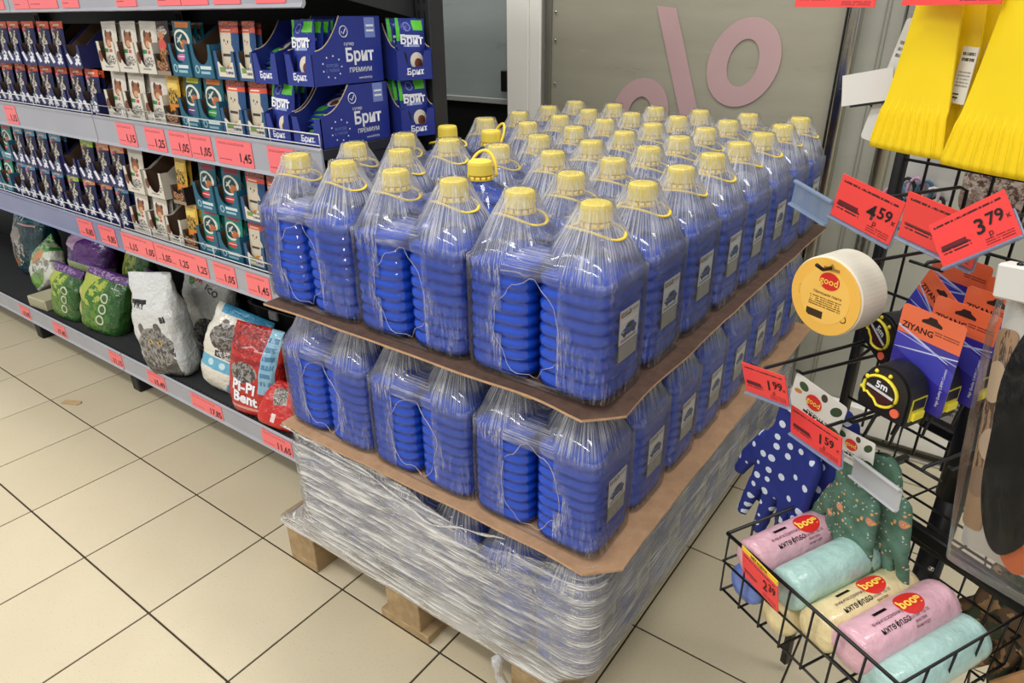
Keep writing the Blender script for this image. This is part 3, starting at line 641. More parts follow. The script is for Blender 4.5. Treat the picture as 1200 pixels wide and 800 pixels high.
# ---- the bottle
def clear_plastic():
    t = NT('clear_bottle_plastic')
    tr_ = t.n('ShaderNodeBsdfTransparent'); tr_.inputs[0].default_value = (.975, .982, .995, 1)
    gl = t.n('ShaderNodeBsdfGlossy'); gl.inputs['Roughness'].default_value = .07; gl.inputs[0].default_value = (1, 1, 1, 1)
    lw = t.n('ShaderNodeLayerWeight'); lw.inputs[0].default_value = .22
    nb_ = t.bump(t.noise(t.coord(scale=(1, 1, 1)), 40, 2), .25, .004); t.l(nb_, gl.inputs['Normal']); 
    mx = t.n('ShaderNodeMixShader'); t.l(t.ramp(lw.outputs['Fresnel'], 0.02, 1, .055, .8), mx.inputs[0]); t.l(tr_.outputs[0], mx.inputs[1]); t.l(gl.outputs[0], mx.inputs[2])
    return t.done(mx.outputs[0])
def liquid_mat():
    t = NT('blue_washer_fluid')
    p_ = t.princ(lin((40, 102, 255)), .06, trans=.32, ior=1.2, spec=.6)
    return t.done(p_)
CLEAR = clear_plastic(); LIQ = liquid_mat()
YEL = plain('yellow_cap_plastic', (240, 214, 84), .38)
YEL2 = plain('yellow_handle_plastic', (244, 212, 70), .4)
BA, BB, BH = .0622, .0698, .280
NSEG = 44
def body_rows(inset, ztop=None):
    prof = [(0, .84), (.004, .93), (.010, .985), (.016, 1.0)]
    for k in range(8):
        z = .024 + .0193*k
        prof += [(z, 1.0), (z+.0035, .958), (z+.0075, .954), (z+.011, 1.0), (z+.0155, 1.004)]
    prof += [(.184, 1.0), (.193, .985), (.203, .94), (.213, .86), (.223, .74), (.232, .60), (.239, .47), (.244, .36), (.247, .30), (.256, .29)]
    rows = []
    for z, s in prof:
        if ztop is not None and z > ztop: break
        e = 4.2 if z < .19 else max(2.0, 4.2-2.2*(z-.19)/.05)
        a = BA*s; b = BB*s
        if z >= .19: k = min(1, (z-.19)/.055); m_ = (a+b)/2; a += (m_-a)*k; b += (m_-b)*k
        rows.append(sup(a-inset, b-inset, e, NSEG, z + inset))
    if ztop is not None: rows.append(sup(BA-inset, BB-inset, 4.2, NSEG, ztop))
    return rows
SHELL = rings(body_rows(0), CLEAR, True, True, False)
FLUID = rings(body_rows(.0012, .181), LIQ, True)
def cap_mesh():
    rows = []
    for z, r in ((.2555, .0215), (.2565, .0228), (.274, .0222), (.2785, .0212), (.280, .0192)):
        pts = []
        for k in range(60):
            a = 2*PI*k/60; rr = r*(1+(.018 if k % 2 and .2565 <= z <= .2745 else 0)); pts.append((rr*math.cos(a), rr*math.sin(a), z))
        rows.append(pts)
    return rings(rows, YEL, False)
CAP = cap_mesh()
RING = rings([sup(.0232, .0232, 2, 30, .2465), sup(.0240, .0240, 2, 30, .2475), sup(.0236, .0236, 2, 30, .2535), sup(.021, .021, 2, 30, .2540)], YEL2, True)
TOOTH = []
vs, fs = [], []
for k in range(14):
    a = 2*PI*k/14
    for (dx, dz) in ((-.0016, .250), (.0016, .250), (.0016, .2556), (-.0016, .2556)):
        vs.append((.0243*math.cos(a)-dx*math.sin(a), .0243*math.sin(a)+dx*math.cos(a), dz))
    fs.append((4*k, 4*k+1, 4*k+2, 4*k+3))
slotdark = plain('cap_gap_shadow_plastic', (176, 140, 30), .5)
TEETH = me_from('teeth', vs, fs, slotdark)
def handle_mesh(up):
    pts = []
    if not up:
        for k in range(40):
            a = 2*PI*k/40; c_, s_ = math.cos(a), math.sin(a)
            pts.append((.046*math.copysign(abs(c_)**.8, c_), .0285*math.copysign(abs(s_)**.8, s_), .2445 - .010*abs(c_)**2 + .0015))
        return tube(pts, .0029, YEL2, 6, True, .7)
    for k in range(24):
        a = PI*k/23; pts.append((.026*math.cos(a), .010+.02*math.sin(a), .250 + .042*math.sin(a)))
    return tube(pts, .0030, YEL2, 6)
HAND = handle_mesh(False); HANDUP = handle_mesh(True)
LABEL = printed('bottle_label', (222, 222, 222), [('r', .06, .86, .56, .95, (20, 20, 24)), ('r', .08, .87, .18, .94, (190, 30, 34)), ('r', .60, .88, .95, .94, (170, 172, 176)), ('r', 0, 0, 1, .34, (112, 110, 104)), ('s', .05, .02, .95, .33, (206, 204, 196), 7), ('e', .5, .56, .40, .085, (24, 66, 130)), ('e', .54, .63, .24, .075, (40, 92, 160)), ('e', .54, .64, .17, .045, (20, 30, 52)), ('e', .28, .50, .075, .05, (16, 16, 20)), ('e', .76, .50, .075, .05, (16, 16, 20)), ('e', .2, .57, .07, .018, (170, 200, 230)), ('r', .1, .74, .9, .80, (236, 236, 236)), ('r', .1, .38, .9, .43, (150, 152, 160))], axes='yz', rough=.35, grain=.03)
LDK = plain('label_lettering', (236, 236, 238), .4)
def label_mesh():
    vs, fs = [], []; n = 10; hw = .030
    for j, z in enumerate((.058, .098, .140)):
        for i in range(n+1):
            y = -hw + 2*hw*i/n
            c_ = (1-(abs(y)/BB)**4.2)**(1/4.2); vs.append((BA*1.004*c_ + .0006, y, z))
    for j in range(2):
        for i in range(n): a = j*(n+1)+i; fs.append((a, a+1, a+n+2, a+n+1))
    return me_from('label', vs, fs, LABEL, True)
LAB = label_mesh()
BRAND = text_mesh('LIQUIN', .0075, LDK, 'LEFT', .02)
def bottle(x, y, z, label, group, up=False, lab=True, cap=True):
    t = thing('washer_fluid_bottle', label, 'bottle', (x, y, z), (0, 0, 0), group)
    place('body', SHELL, t); place('fluid', FLUID, t)
    c = place('cap', CAP, t); r = place('tamper_ring', RING, t); place('ring_slots', TEETH, r)
    if up: place('handle', HANDUP, t, (0, 0, 0), (0, 0, random.uniform(-.6, .6)))
    else: place('handle', HAND, t, (0, 0, 0), (0, 0, random.uniform(-.35, .35)))
    if lab:
        l = place('label', LAB, t); place('brand_text', BRAND, l, (BA*1.004+.0012, -.0255, .1335), (0, 0, PI/2))
    return t
BX = [1.816+.129*i for i in range(6)]; BY = [.075+.1443*j for j in range(8)]
Z1, Z2, Z3 = .146, .439, .728

# ---- shrink film around each pair of bottles
def film_mat(name, haze, gloss, streak, scale=(1, 1, .35), tint=(.97, .98, .995), dome=False, fc=.16):
    t = NT(name)
    tr_ = t.n('ShaderNodeBsdfTransparent'); tr_.inputs[0].default_value = tint + (1,)
    v = t.coord(scale=scale)
    wv = t.n('ShaderNodeVectorMath', operation='ADD'); t.l(v, wv.inputs[0])
    nz = t.n('ShaderNodeTexNoise'); nz.inputs['Scale'].default_value = 14; t.l(v, nz.inputs['Vector'])
    ms = t.n('ShaderNodeVectorMath', operation='SCALE'); t.l(nz.outputs['Color'], ms.inputs[0]); ms.inputs[3].default_value = .05; t.l(ms.outputs[0], wv.inputs[1])
    f1 = t.noise(wv.outputs[0], 60, 5, .6)
    if dome:
        fo = t.n('ShaderNodeAttribute'); fo.attribute_name = 'fold'
        oi = t.n('ShaderNodeObjectInfo'); of = t.n('ShaderNodeVectorMath', operation='ADD'); t.l(fo.outputs['Vector'], of.inputs[0])
        cx = t.n('ShaderNodeCombineXYZ'); t.l(t.math('MULTIPLY', oi.outputs['Random'], 37.0), cx.inputs[2]); t.l(cx.outputs[0], of.inputs[1])
        ms2 = t.n('ShaderNodeVectorMath', operation='ADD'); t.l(of.outputs[0], ms2.inputs[0]); t.l(ms.outputs[0], ms2.inputs[1])
        f1 = t.noise(ms2.outputs[0], 5.5, 4, .62)
    ridge = t.math('SUBTRACT', 1.0, t.math('MULTIPLY', t.math('ABSOLUTE', t.math('SUBTRACT', f1, .5)), 9.0))
    ridge = t.math('MAXIMUM', ridge, 0.0); ridge = t.math('POWER', ridge, 4.0 if dome else 3.0)
    big = t.ramp(t.noise(t.coord(), 11, 3), .42, .68)
    nrm = t.bump(f1, .8, .006)
    df = t.n('ShaderNodeBsdfDiffuse'); df.inputs[0].default_value = (.93, .94, .96, 1); t.l(nrm, df.inputs['Normal'])
    tl = t.n('ShaderNodeBsdfTranslucent'); tl.inputs[0].default_value = (.86, .88, .92, 1)
    d2 = t.n('ShaderNodeMixShader'); d2.inputs[0].default_value = .4; t.l(df.outputs[0], d2.inputs[1]); t.l(tl.outputs[0], d2.inputs[2])
    gl = t.n('ShaderNodeBsdfGlossy'); gl.inputs['Roughness'].default_value = .16; t.l(nrm, gl.inputs['Normal'])
    lw = t.n('ShaderNodeLayerWeight'); lw.inputs[0].default_value = .30
    fac = t.math('ADD', t.math('MULTIPLY', ridge, t.math('MULTIPLY', t.math('ADD', t.math('MULTIPLY', big, .9), .12), streak)), haze)
    fac = t.math('ADD', fac, t.math('MULTIPLY', t.math('POWER', lw.outputs['Facing'], 3.0), fc))
    if dome:
        dat = t.n('ShaderNodeAttribute'); dat.attribute_name = 'dens'; fac = t.math('MULTIPLY', fac, dat.outputs['Fac']); fac = t.math('ADD', fac, t.math('MULTIPLY', t.math('MAXIMUM', t.math('SUBTRACT', dat.outputs['Fac'], .8), 0.0), .11))
    fac = t.math('MINIMUM', fac, .95)
    m1 = t.n('ShaderNodeMixShader'); t.l(fac, m1.inputs[0]); t.l(tr_.outputs[0], m1.inputs[1]); t.l(d2.outputs[0], m1.inputs[2])
    m2 = t.n('ShaderNodeMixShader'); t.l(t.ramp(lw.outputs['Fresnel'], 0.02, 1, gloss, .6), m2.inputs[0]); t.l(m1.outputs[0], m2.inputs[1]); t.l(gl.outputs[0], m2.inputs[2])
    return t.done(m2.outputs[0])
FILM = film_mat('shrink_film', .03, .025, .72, dome=True)
CREASE = film_mat('creased_film_edge', .55, .12, .4)
def film_mesh(seed):
    a0, b0 = .1288, .0716; N = 112; rows = []
    def H(x, y):
        best = .186
        for sx in (-.0645, .0645):
            r = math.hypot(x-sx, y); best = max(best, .2825 - max(0, r-.022)*2.05, .268 - max(0, r-.03)*1.75)
        t = (x+.0645)/.129
        if 0 <= t <= 1: best = max(best, .2815 - .034*4*t*(1-t)*.9 - abs(y)*1.15)
        return best
    def outl(t, e=7.5):
        c, s = math.cos(t), math.sin(t)
        return math.copysign(abs(c)**(2/e), c), math.copysign(abs(s)**(2/e), s)
    zs_ = [.0015 + .1845*k/15 for k in range(16)]
    fr = [1-.955*k/17 for k in range(1, 18)]
    for z in zs_:
        o = []
        for k in range(N):
            ux, uy = outl(2*PI*(k+.5)/N); x, y = a0*ux, b0*uy
            pin = .010*math.exp(-(x/.016)**2)*(1 if abs(uy) > .9 else 0); y -= math.copysign(pin, y)
            nz = noise.noise(Vector((x*22+seed*5, y*22, z*16))) + .5*noise.noise(Vector((x*70, y*70+seed, z*25)))
            f = 1 + .012*nz - (.03 if z < .006 else 0)
            o.append((x*f if abs(ux) < .95 else x*(1+.006*nz), y*f, z))
        rows.append(o)
    for s in fr:
        o = []
        for k in range(N):
            ux, uy = outl(2*PI*(k+.5)/N, 2+5.5*s); x, y = a0*ux*s, b0*uy*s
            h = H(x, y); edge_ = min(1, (1-s)/.12); nz = noise.noise(Vector((x*40+seed*7, y*40, 0))) + .6*noise.noise(Vector((x*95, y*95+seed*3, 1)))
            lo = .186
            z = lo + (h-lo)*min(1, edge_*1.0 + .25) if h > lo else lo
            z += .0022*nz*edge_
            for sx in (-.0645, .0645):
                if math.hypot(x-sx, y) < .027: z = max(z, .2815)
            o.append((x, y, z))
        rows.append(o)
    vs = [p for r in rows for p in r]; fs = []
    def hole(p):
        return abs(p[1]) > .05 and ((p[0]+.004*seed-.004)/.056)**2 + ((p[2]-.094)/.076)**2 < 1
    for i in range(len(rows)-1):
        for k in range(N):
            q = (k+1) % N; f = (i*N+k, i*N+q, (i+1)*N+q, (i+1)*N+k)
            c = [sum(vs[j][d] for j in f)/4 for d in range(3)]
            if not hole(c): fs.append(f)
    fs.append(tuple((len(rows)-1)*N+k for k in range(N)))
    m = me_from('film', vs, fs, FILM, True)
    dv = []
    for p in vs:
        d = .45 if p[2] < .15 else .45 + 1.55*min(1, (p[2]-.15)/.06)
        if p[2] > .277: d = .55
        if p[2] > .187 and abs(p[0]) < .026: d = .55 + (d-.55)*max(0, (abs(p[0])-.008)/.018)
        if abs(p[1]) > .05 and p[2] < .187:
            hr = math.sqrt(((p[0]+.004*seed-.004)/.056)**2 + ((p[2]-.094)/.076)**2)
            if hr < 1.32: d = max(d, 1.75 - 3.2*abs(hr-1.08))
        dv.append(d)
    a_ = m.attributes.new('dens', 'FLOAT', 'POINT'); a_.data.foreach_set('value', dv)
    fd = []
    for (x, y, z) in vs:
        dx = abs(x)-.0645; r = math.hypot(dx, y) or 1e-6
        q = (r*.8 if z > .187 else .07 + (.187-z)*2.5)
        fd += [dx/r*2.2, y/r*2.2, q + (11.0 if x > 0 else 0)*0]
    b_ = m.attributes.new('fold', 'FLOAT_VECTOR', 'POINT'); b_.data.foreach_set('vector', fd)
    return m
FILMS = [film_mesh(k) for k in range(3)]
def rim_mesh(seed, sgn):
    pts = []
    for k in range(40):
        a = 2*PI*k/40; rr = 1 + .20*noise.noise(Vector((math.cos(a)*2+seed*9, math.sin(a)*2, sgn)))
        x = -.004*seed+.004 + .058*math.cos(a)*rr; z = .094 + .078*math.sin(a)*rr
        pts.append((x, sgn*(.0722 - .010*math.exp(-(x/.016)**2)), z))
    return tube(pts, [.0004+.0007*abs(noise.noise(Vector((k*.35, seed*4.0, sgn)))) for k in range(40)], CREASE, 5, True)
RIMS = [(rim_mesh(k, -1), rim_mesh(k, 1)) for k in range(3)]
def film(i, j, z, label, group, hz=1.0):
    t = thing('shrink_film', label, 'film', ((BX[i]+BX[i+1])/2, BY[j], z), (0, 0, 0), group)
    s = random.randrange(3)
    place('sleeve', FILMS[s], t, (0, 0, 0), (0, 0, 0)); place('opening_rim', RIMS[s][0], t); place('opening_rim', RIMS[s][1], t)
SIDE = ['left', 'middle', 'right']
for j in range(8):
    for i in range(6):
        un = (j == 1 and i in (2, 3)) or (j == 3 and i in (0, 1))
        if j == 1 and i == 2: continue
        x, y = BX[i], BY[j]
        if j == 1 and i == 3: x = 2.142
        lab = f'blue fluid bottle, top layer, {ORD[j]} row from the front, {ORD[i]} from the left'
        if un: lab = f'unwrapped blue fluid bottle with raised yellow handle, top layer, {ORD[j]} row' if i in (3, 1) else 'unwrapped blue fluid bottle at left of the fourth row, top layer'
        bottle(x, y, Z3, lab, 'blue bottles on the top layer', up=(un and i in (1, 3)), lab=(i >= 1 or j == 0))
    for i in (0, 2, 4):
        if (j == 1 and i == 2) or (j == 3 and i == 0): continue
        film(i, j, Z3, f'clear shrink film round the {SIDE[i//2]} bottle pair, top layer, {ORD[j]} row', 'shrink film sleeves')
for lay, z in (('middle', Z2), ('bottom', Z1)):
    for j in range(8):
        for i in range(6):
            if not (j < 2 or i > 3): continue
            bottle(BX[i], BY[j], z, f'blue fluid bottle, {lay} layer, {ORD[j]} row from the front, {ORD[i]} from the left', f'blue bottles on the {lay} layer', lab=(i >= 3))
        for i in (0, 2, 4):
            if not (j < 1 or i == 4): continue
            film(i, j, z, f'clear shrink film round the {SIDE[i//2]} bottle pair, {lay} layer, {ORD[j]} row', 'shrink film sleeves')

# ---- cardboard sheets between the layers
def board_mat(name, c, c2):
    t = NT(name); v = t.coord(); f = t.noise(v, 40, 5, .7); g = t.noise(v, 5, 3)
    b = t.mix(t.ramp(f, .3, .7), lin(c), lin(c2)); b = t.mix(t.ramp(g, .5, .75, 0, .4), b, lin(tuple(int(x*.75) for x in c)))
    return t.done(t.princ(b, .85, normal=t.bump(f, .15, .003)))
edge_tan = plain('tan_board_edge', (186, 150, 116), .85, var=.15, vs=60)
def sheet(name, label, x0, x1, y0, y1, z, mat, sag, seed, cut=.05):
    nx, ny = 34, 48; th = .0045; top = []; idx = {}; vs, fs = [], []
    def inside(x, y): return (x1-x) + (y-y0) > cut and (x-x0) + (y-y0) > cut*.6
    for lay in (0, 1):
        for j in range(ny+1):
            for i in range(nx+1):
                x = x0+(x1-x0)*i/nx; y = y0+(y1-y0)*j/ny
                xx, yy = x, y
                d = (x1-x) + (y-y0)
                if d < cut: xx -= (cut-d)/2; yy += (cut-d)/2
                e = max(0, .06-min(xx-x0, x1-xx))/.06; e2 = max(0, .05-(yy-y0))/.05
                cor = max(0, 1-math.hypot(x1-xx, yy-y0)/.16)
                dz = -.006*max(e, e2)**2*(.6+.8*noise.noise(Vector((xx*6+seed, yy*6, 0)))) - sag*cor**2
                xx += .0015*noise.noise(Vector((xx*30, yy*30, seed))) if i in (0, nx) else 0
                vs.append((xx, yy, z + dz + (th if lay else 0)))
    n1 = (nx+1)*(ny+1)
    for j in range(ny):
        for i in range(nx):
            a = j*(nx+1)+i; fs.append((a, a+nx+1, a+nx+2, a+1)); b = a+n1; fs.append((b, b+1, b+nx+2, b+nx+1))
    for i in range(nx):
        a = i; fs.append((a, a+1, a+1+n1, a+n1)); a = ny*(nx+1)+i; fs.append((a+1, a, a+n1, a+1+n1))
    for j in range(ny):
        a = j*(nx+1); fs.append((a+nx+1, a, a+n1, a+nx+1+n1)); a = j*(nx+1)+nx; fs.append((a, a+nx+1, a+nx+1+n1, a+n1))
    m = me_from('sheet', vs, fs, mat, False); m.materials.append(edge_tan)
    for p in m.polygons[2*nx*ny:]: p.material_index = 1
    return thing(name, label, 'cardboard', (0, 0, 0), mesh=m)
sheet('cardboard_sheet', 'dark brown cardboard sheet under the top layer of bottles', 1.758, 2.548, -.012, 1.185, .7225, board_mat('dark_brown_board', (78, 58, 48), (104, 80, 68)), .022, 1)
sheet('cardboard_sheet', 'light tan cardboard sheet under the middle layer of bottles', 1.748, 2.562, -.012, 1.185, .4335, board_mat('tan_board', (170, 134, 102), (192, 154, 120)), .016, 5)

# ---- stretch wrap round the bottom layer and the pallet deck
def wrap_mat():
    t = NT('stretch_wrap'); uvn = t.n('ShaderNodeUVMap'); uvn.uv_map = 'uv'
    def st(sx, sy, rot, sc, det=5):
        mp = t.n('ShaderNodeMapping'); t.l(uvn.outputs[0], mp.inputs[0]); mp.inputs['Scale'].default_value = (sx, sy, 1); mp.inputs['Rotation'].default_value = (0, 0, rot)
        return t.noise(mp.outputs[0], sc, det, .65)
    f1 = st(2.2, 42, .10, 2.6); f2 = st(3, 60, -.22, 2.0); f3 = st(3, 5, .15, 1.6, 3)
    s1 = t.ramp(f1, .535, .62); s2 = t.ramp(f2, .57, .66)
    streak = t.math('MAXIMUM', s1, t.math('MULTIPLY', s2, .8))
    dens = t.n('ShaderNodeAttribute'); dens.attribute_name = 'dens'
    base = t.math('ADD', .06, t.math('MULTIPLY', t.ramp(f3, .42, .64), .18))
    fac = t.math('MULTIPLY', t.math('ADD', base, t.math('MULTIPLY', streak, .80)), dens.outputs['Fac'])
    hh = t.math('ADD', f1, f2)
    nrm = t.bump(hh, .8, .011)
    tr_ = t.n('ShaderNodeBsdfTransparent'); tr_.inputs[0].default_value = (.93, .945, .96, 1)
    df = t.n('ShaderNodeBsdfDiffuse'); df.inputs[0].default_value = (.97, .97, .975, 1); t.l(nrm, df.inputs['Normal'])
    tl = t.n('ShaderNodeBsdfTranslucent'); tl.inputs[0].default_value = (.95, .95, .96, 1)
    d2 = t.n('ShaderNodeMixShader'); d2.inputs[0].default_value = .08; t.l(df.outputs[0], d2.inputs[1]); t.l(tl.outputs[0], d2.inputs[2])
    gl = t.n('ShaderNodeBsdfGlossy'); gl.inputs['Roughness'].default_value = .14; t.l(nrm, gl.inputs['Normal'])
    m1 = t.n('ShaderNodeMixShader'); t.l(t.math('MINIMUM', fac, .93), m1.inputs[0]); t.l(tr_.outputs[0], m1.inputs[1]); t.l(d2.outputs[0], m1.inputs[2])
    m2 = t.n('ShaderNodeMixShader'); m2.inputs[0].default_value = .20; t.l(m1.outputs[0], m2.inputs[1]); t.l(gl.outputs[0], m2.inputs[2])
    return t.done(m2.outputs[0])
WRAP = wrap_mat()
def perim(x0, x1, y0, y1, r, n):
    segs = []
    L = [((x0+r, y0), (x1-r, y0)), ((x1, y0+r), (x1, y1-r)), ((x1-r, y1), (x0+r, y1)), ((x0, y1-r), (x0, y0+r))]
    C_ = [((x1-r, y0+r), -PI/2), ((x1-r, y1-r), 0), ((x0+r, y1-r), PI/2), ((x0+r, y0+r), PI)]
    out = []
    for (a, b), (c, a0), m in zip(L, C_, n):
        for k in range(m): out.append((a[0]+(b[0]-a[0])*k/m, a[1]+(b[1]-a[1])*k/m))
        for k in range(6): t = a0 + PI/2*k/6; out.append((c[0]+r*math.cos(t), c[1]+r*math.sin(t)))
    return out
def wrap_mesh(z0, z1, grow, seed):
    cnt = (60, 70, 40, 60)
    top = perim(1.744-grow, 2.534+grow, -.004-grow, 1.163+grow, .045, cnt); bot = perim(1.664-grow, 2.466+grow, -.006-grow, 1.206+grow, .012, cnt)
    n = len(top); NV = 22; vs, fs, uv, dn = [], [], [], []
    s = 0
    for k in range(n+1):
        kk = k % n
        if k: s += math.dist(top[kk], top[(k-1) % n])
        front = kk < 60; side = 66 <= kk < 136; left = kk > 176
        for j in range(NV+1):
            v = j/NV
            tz = z1
            if front:
                u = kk/60; tz = z1 - .055*math.exp(-((u-.72)/.22)**2) + .006*noise.noise(Vector((u*9, 0, seed)))
            elif side: tz = z1 - .012 + .01*noise.noise(Vector((kk*.2, 3, seed)))
            z = z0 + (tz-z0)*v
            b = min(1, max(0, (z-.125)/.06)); b = b*b*(3-2*b)
            x = bot[kk][0]*(1-b) + top[kk][0]*b; y = bot[kk][1]*(1-b) + top[kk][1]*b
            w_ = .0035*noise.noise(Vector((x*9+seed, y*9, z*26))) + .0018*noise.noise(Vector((x*14, y*14, z*90+seed)))
            if front or side or left:
                nx_, ny_ = (0, -1) if front else ((1, 0) if side else (-1, 0)); x += nx_*(w_+.001); y += ny_*(w_+.001)
            vs.append((x, y, z)); uv.append((s, z))
            d = 1.0
            if front:
                u = kk/60; d = 1.6 - 1.05*max(0, (u-.45)/.55) * (1 if v > .35 else .6)
            elif side: d = .62
            if v < .14: d *= 1.3
            dn.append(d)
    for k in range(n):
        for j in range(NV):
            a = k*(NV+1)+j; fs.append((a, a+NV+1, a+NV+2, a+1))
    m = me_from('wrap', vs, fs, WRAP, True, uv)
    at_ = m.attributes.new('dens', 'FLOAT', 'POINT'); at_.data.foreach_set('value', dn)
    return m
wr_ = thing('stretch_wrap', 'crinkled clear stretch wrap round the bottom layer and pallet deck', 'film', (0, 0, 0))
place('wrap_layer', wrap_mesh(.112, .430, .0, 1), wr_)
place('wrap_layer', wrap_mesh(.122, .395, .004, 9), wr_)
rope = []
for k in range(30):
    u = k/29; rope.append((1.74+.62*u, -.010-.003*math.sin(u*20), .425-.055*math.exp(-((u*1.03-.72)/.22)**2)+.004*math.sin(u*33)))
place('bunched_edge', tube(rope, [.0022+.0014*math.sin(k*1.7) for k in range(30)], CREASE, 7), wr_)
tail = []
for k in range(9):
    u = k/8; tail.append((2.335+.035*u+.004*math.sin(u*9), -.016-.008*math.sin(u*3), .122-.075*u))
place('loose_tail', tube(tail, [.010, .014, .013, .012, .011, .012, .010, .008, .004], CREASE, 8, False, .45), wr_)

# ================================================================== WIRE DISPLAY RACK (right)
RO = Vector((2.78, .12, 0)); RA = math.atan2(-.469, .883)
E1 = Vector((math.cos(RA), math.sin(RA), 0)); E2 = Vector((-math.sin(RA), math.cos(RA), 0))
def rk(x, y, z): return tuple(RO + E1*x + E2*y + Vector((0, 0, z)))
def rthing(name, label, cat, x, y, z, rot=(0, 0, 0), group=None, mesh=None):
    return thing(name, label, cat, rk(x, y, z), (rot[0], rot[1], RA+rot[2]), group, mesh)
wire = plain('black_wire', (16, 16, 17), .38)
rack = rthing('wire_rack', 'black wire display rack with hooks beside the bottle pallet', 'rack', 0, 0, 0)
YL = .24                      # lattice plane
for x in (-.125, .62):
    place('post', rings([sup(.0075, .0075, 6, 12, .02), sup(.0075, .0075, 6, 12, 1.75)], wire), rack, (x, YL, 0))
k = 0
z = .66
hz = []
while z < 1.7: hz.append(z); z += .098
for zz in hz: place('cross_wire', tube([(-.125, YL-.004, zz), (.62, YL-.004, zz)], .0022, wire, 6), rack)
x = -.085
while x < .6:
    place('upright_wire', tube([(x, YL, .62), (x, YL, 1.72)], .0020, wire, 6), rack); x += .046 if (int(round(x*1000)) % 2) else .052
place('centre_column', rings([sup(.018, .018, 2, 20, .02), sup(.018, .018, 2, 20, .70)], wire), rack, (.098, .20, 0))
place('column_sleeve', rings([sup(.021, .021, 2, 20, .62), sup(.021, .021, 2, 20, .80)], wire), rack, (.098, .20, 0))
place('lug', box(.16, .02, .018, wire, .003), rack, (.10, .215, .70))
place('front_bar', box(.56, .012, .020, wire, .002), rack, (.24, .10, .611))
place('front_bar', box(.56, .008, .010, wire, .002), rack, (.24, .115, .585))
for x in (.0, .50): place('side_bar', box(.01, .14, .012, wire, .002), rack, (x, .17, .611))
for x in (-.02, .06, .16, .26, .36): place('rack_wire', tube([(x, .105, .60), (x, YL, .60), (x, YL, .66)], .0019, wire, 6), rack)
for y in (.14, .175, .21): place('rack_wire', tube([(-.03, y, .60), (.5, y, .60)], .0019, wire, 6), rack)
screw = plain('steel_screw', (170, 170, 168), .3, metal=1.0)
place('screw', rings([sup(.005, .005, 2, 10, 0), sup(.004, .004, 2, 10, .003)], screw), rack, (.113, .178, .505), (PI/2, 0, .4))
place('foot_plate', box(.5, .36, .02, wire, .004), rack, (.24, .2, .012))
def hook(x, z, y0, price_arm=True, zt=None, ya=None):
    ya = y0 if ya is None else ya + .022
    """peg with raised tip and a price arm above it"""
    place('hook', tube([(x, YL+.004, z-.012), (x, YL-.010, z), (x, (YL+y0)/2, z+.004), (x, y0+.012, z+.008), (x, y0, z+.016)], .0024, wire, 6), rack)
    place('hook_clip', box(.03, .014, .018, wire, .003), rack, (x, YL-.006, z))
    if price_arm:
        zz = zt if zt else z+.05
        place('price_arm', tube([(x, YL-.008, z+.004), (x, YL-.012, zz-.006), (x, YL-.030, zz), (x, ya-.018, zz+.004), (x, ya-.022, zz)], .0024, wire, 6), rack)
        place('price_arm', tube([(x-.022, ya-.020, zz), (x+.022, ya-.020, zz)], .0020, wire, 6), rack)
for (x, z, y0, zt, ya) in ((-.015, .951, -.03, 1.035, -.005), (.095, .902, .03, 1.03, -.014), (.235, 1.04, -.10, 1.075, -.02), (.035, .885, .10, .96, .1), (-.03, .795, -.01, .825, -.075), (.05, .76, .0, .772, -.048),
                       (.155, .74, .05, .765, .0), (.043, 1.252, -.01, 1.262, -.01), (.14, 1.252, -.03, 1.264, -.03), (-.06, 1.13, .06, 1.158, .03), (.2, .8, .1, .85, .1)):
    hook(x, z, y0, True, zt, ya)

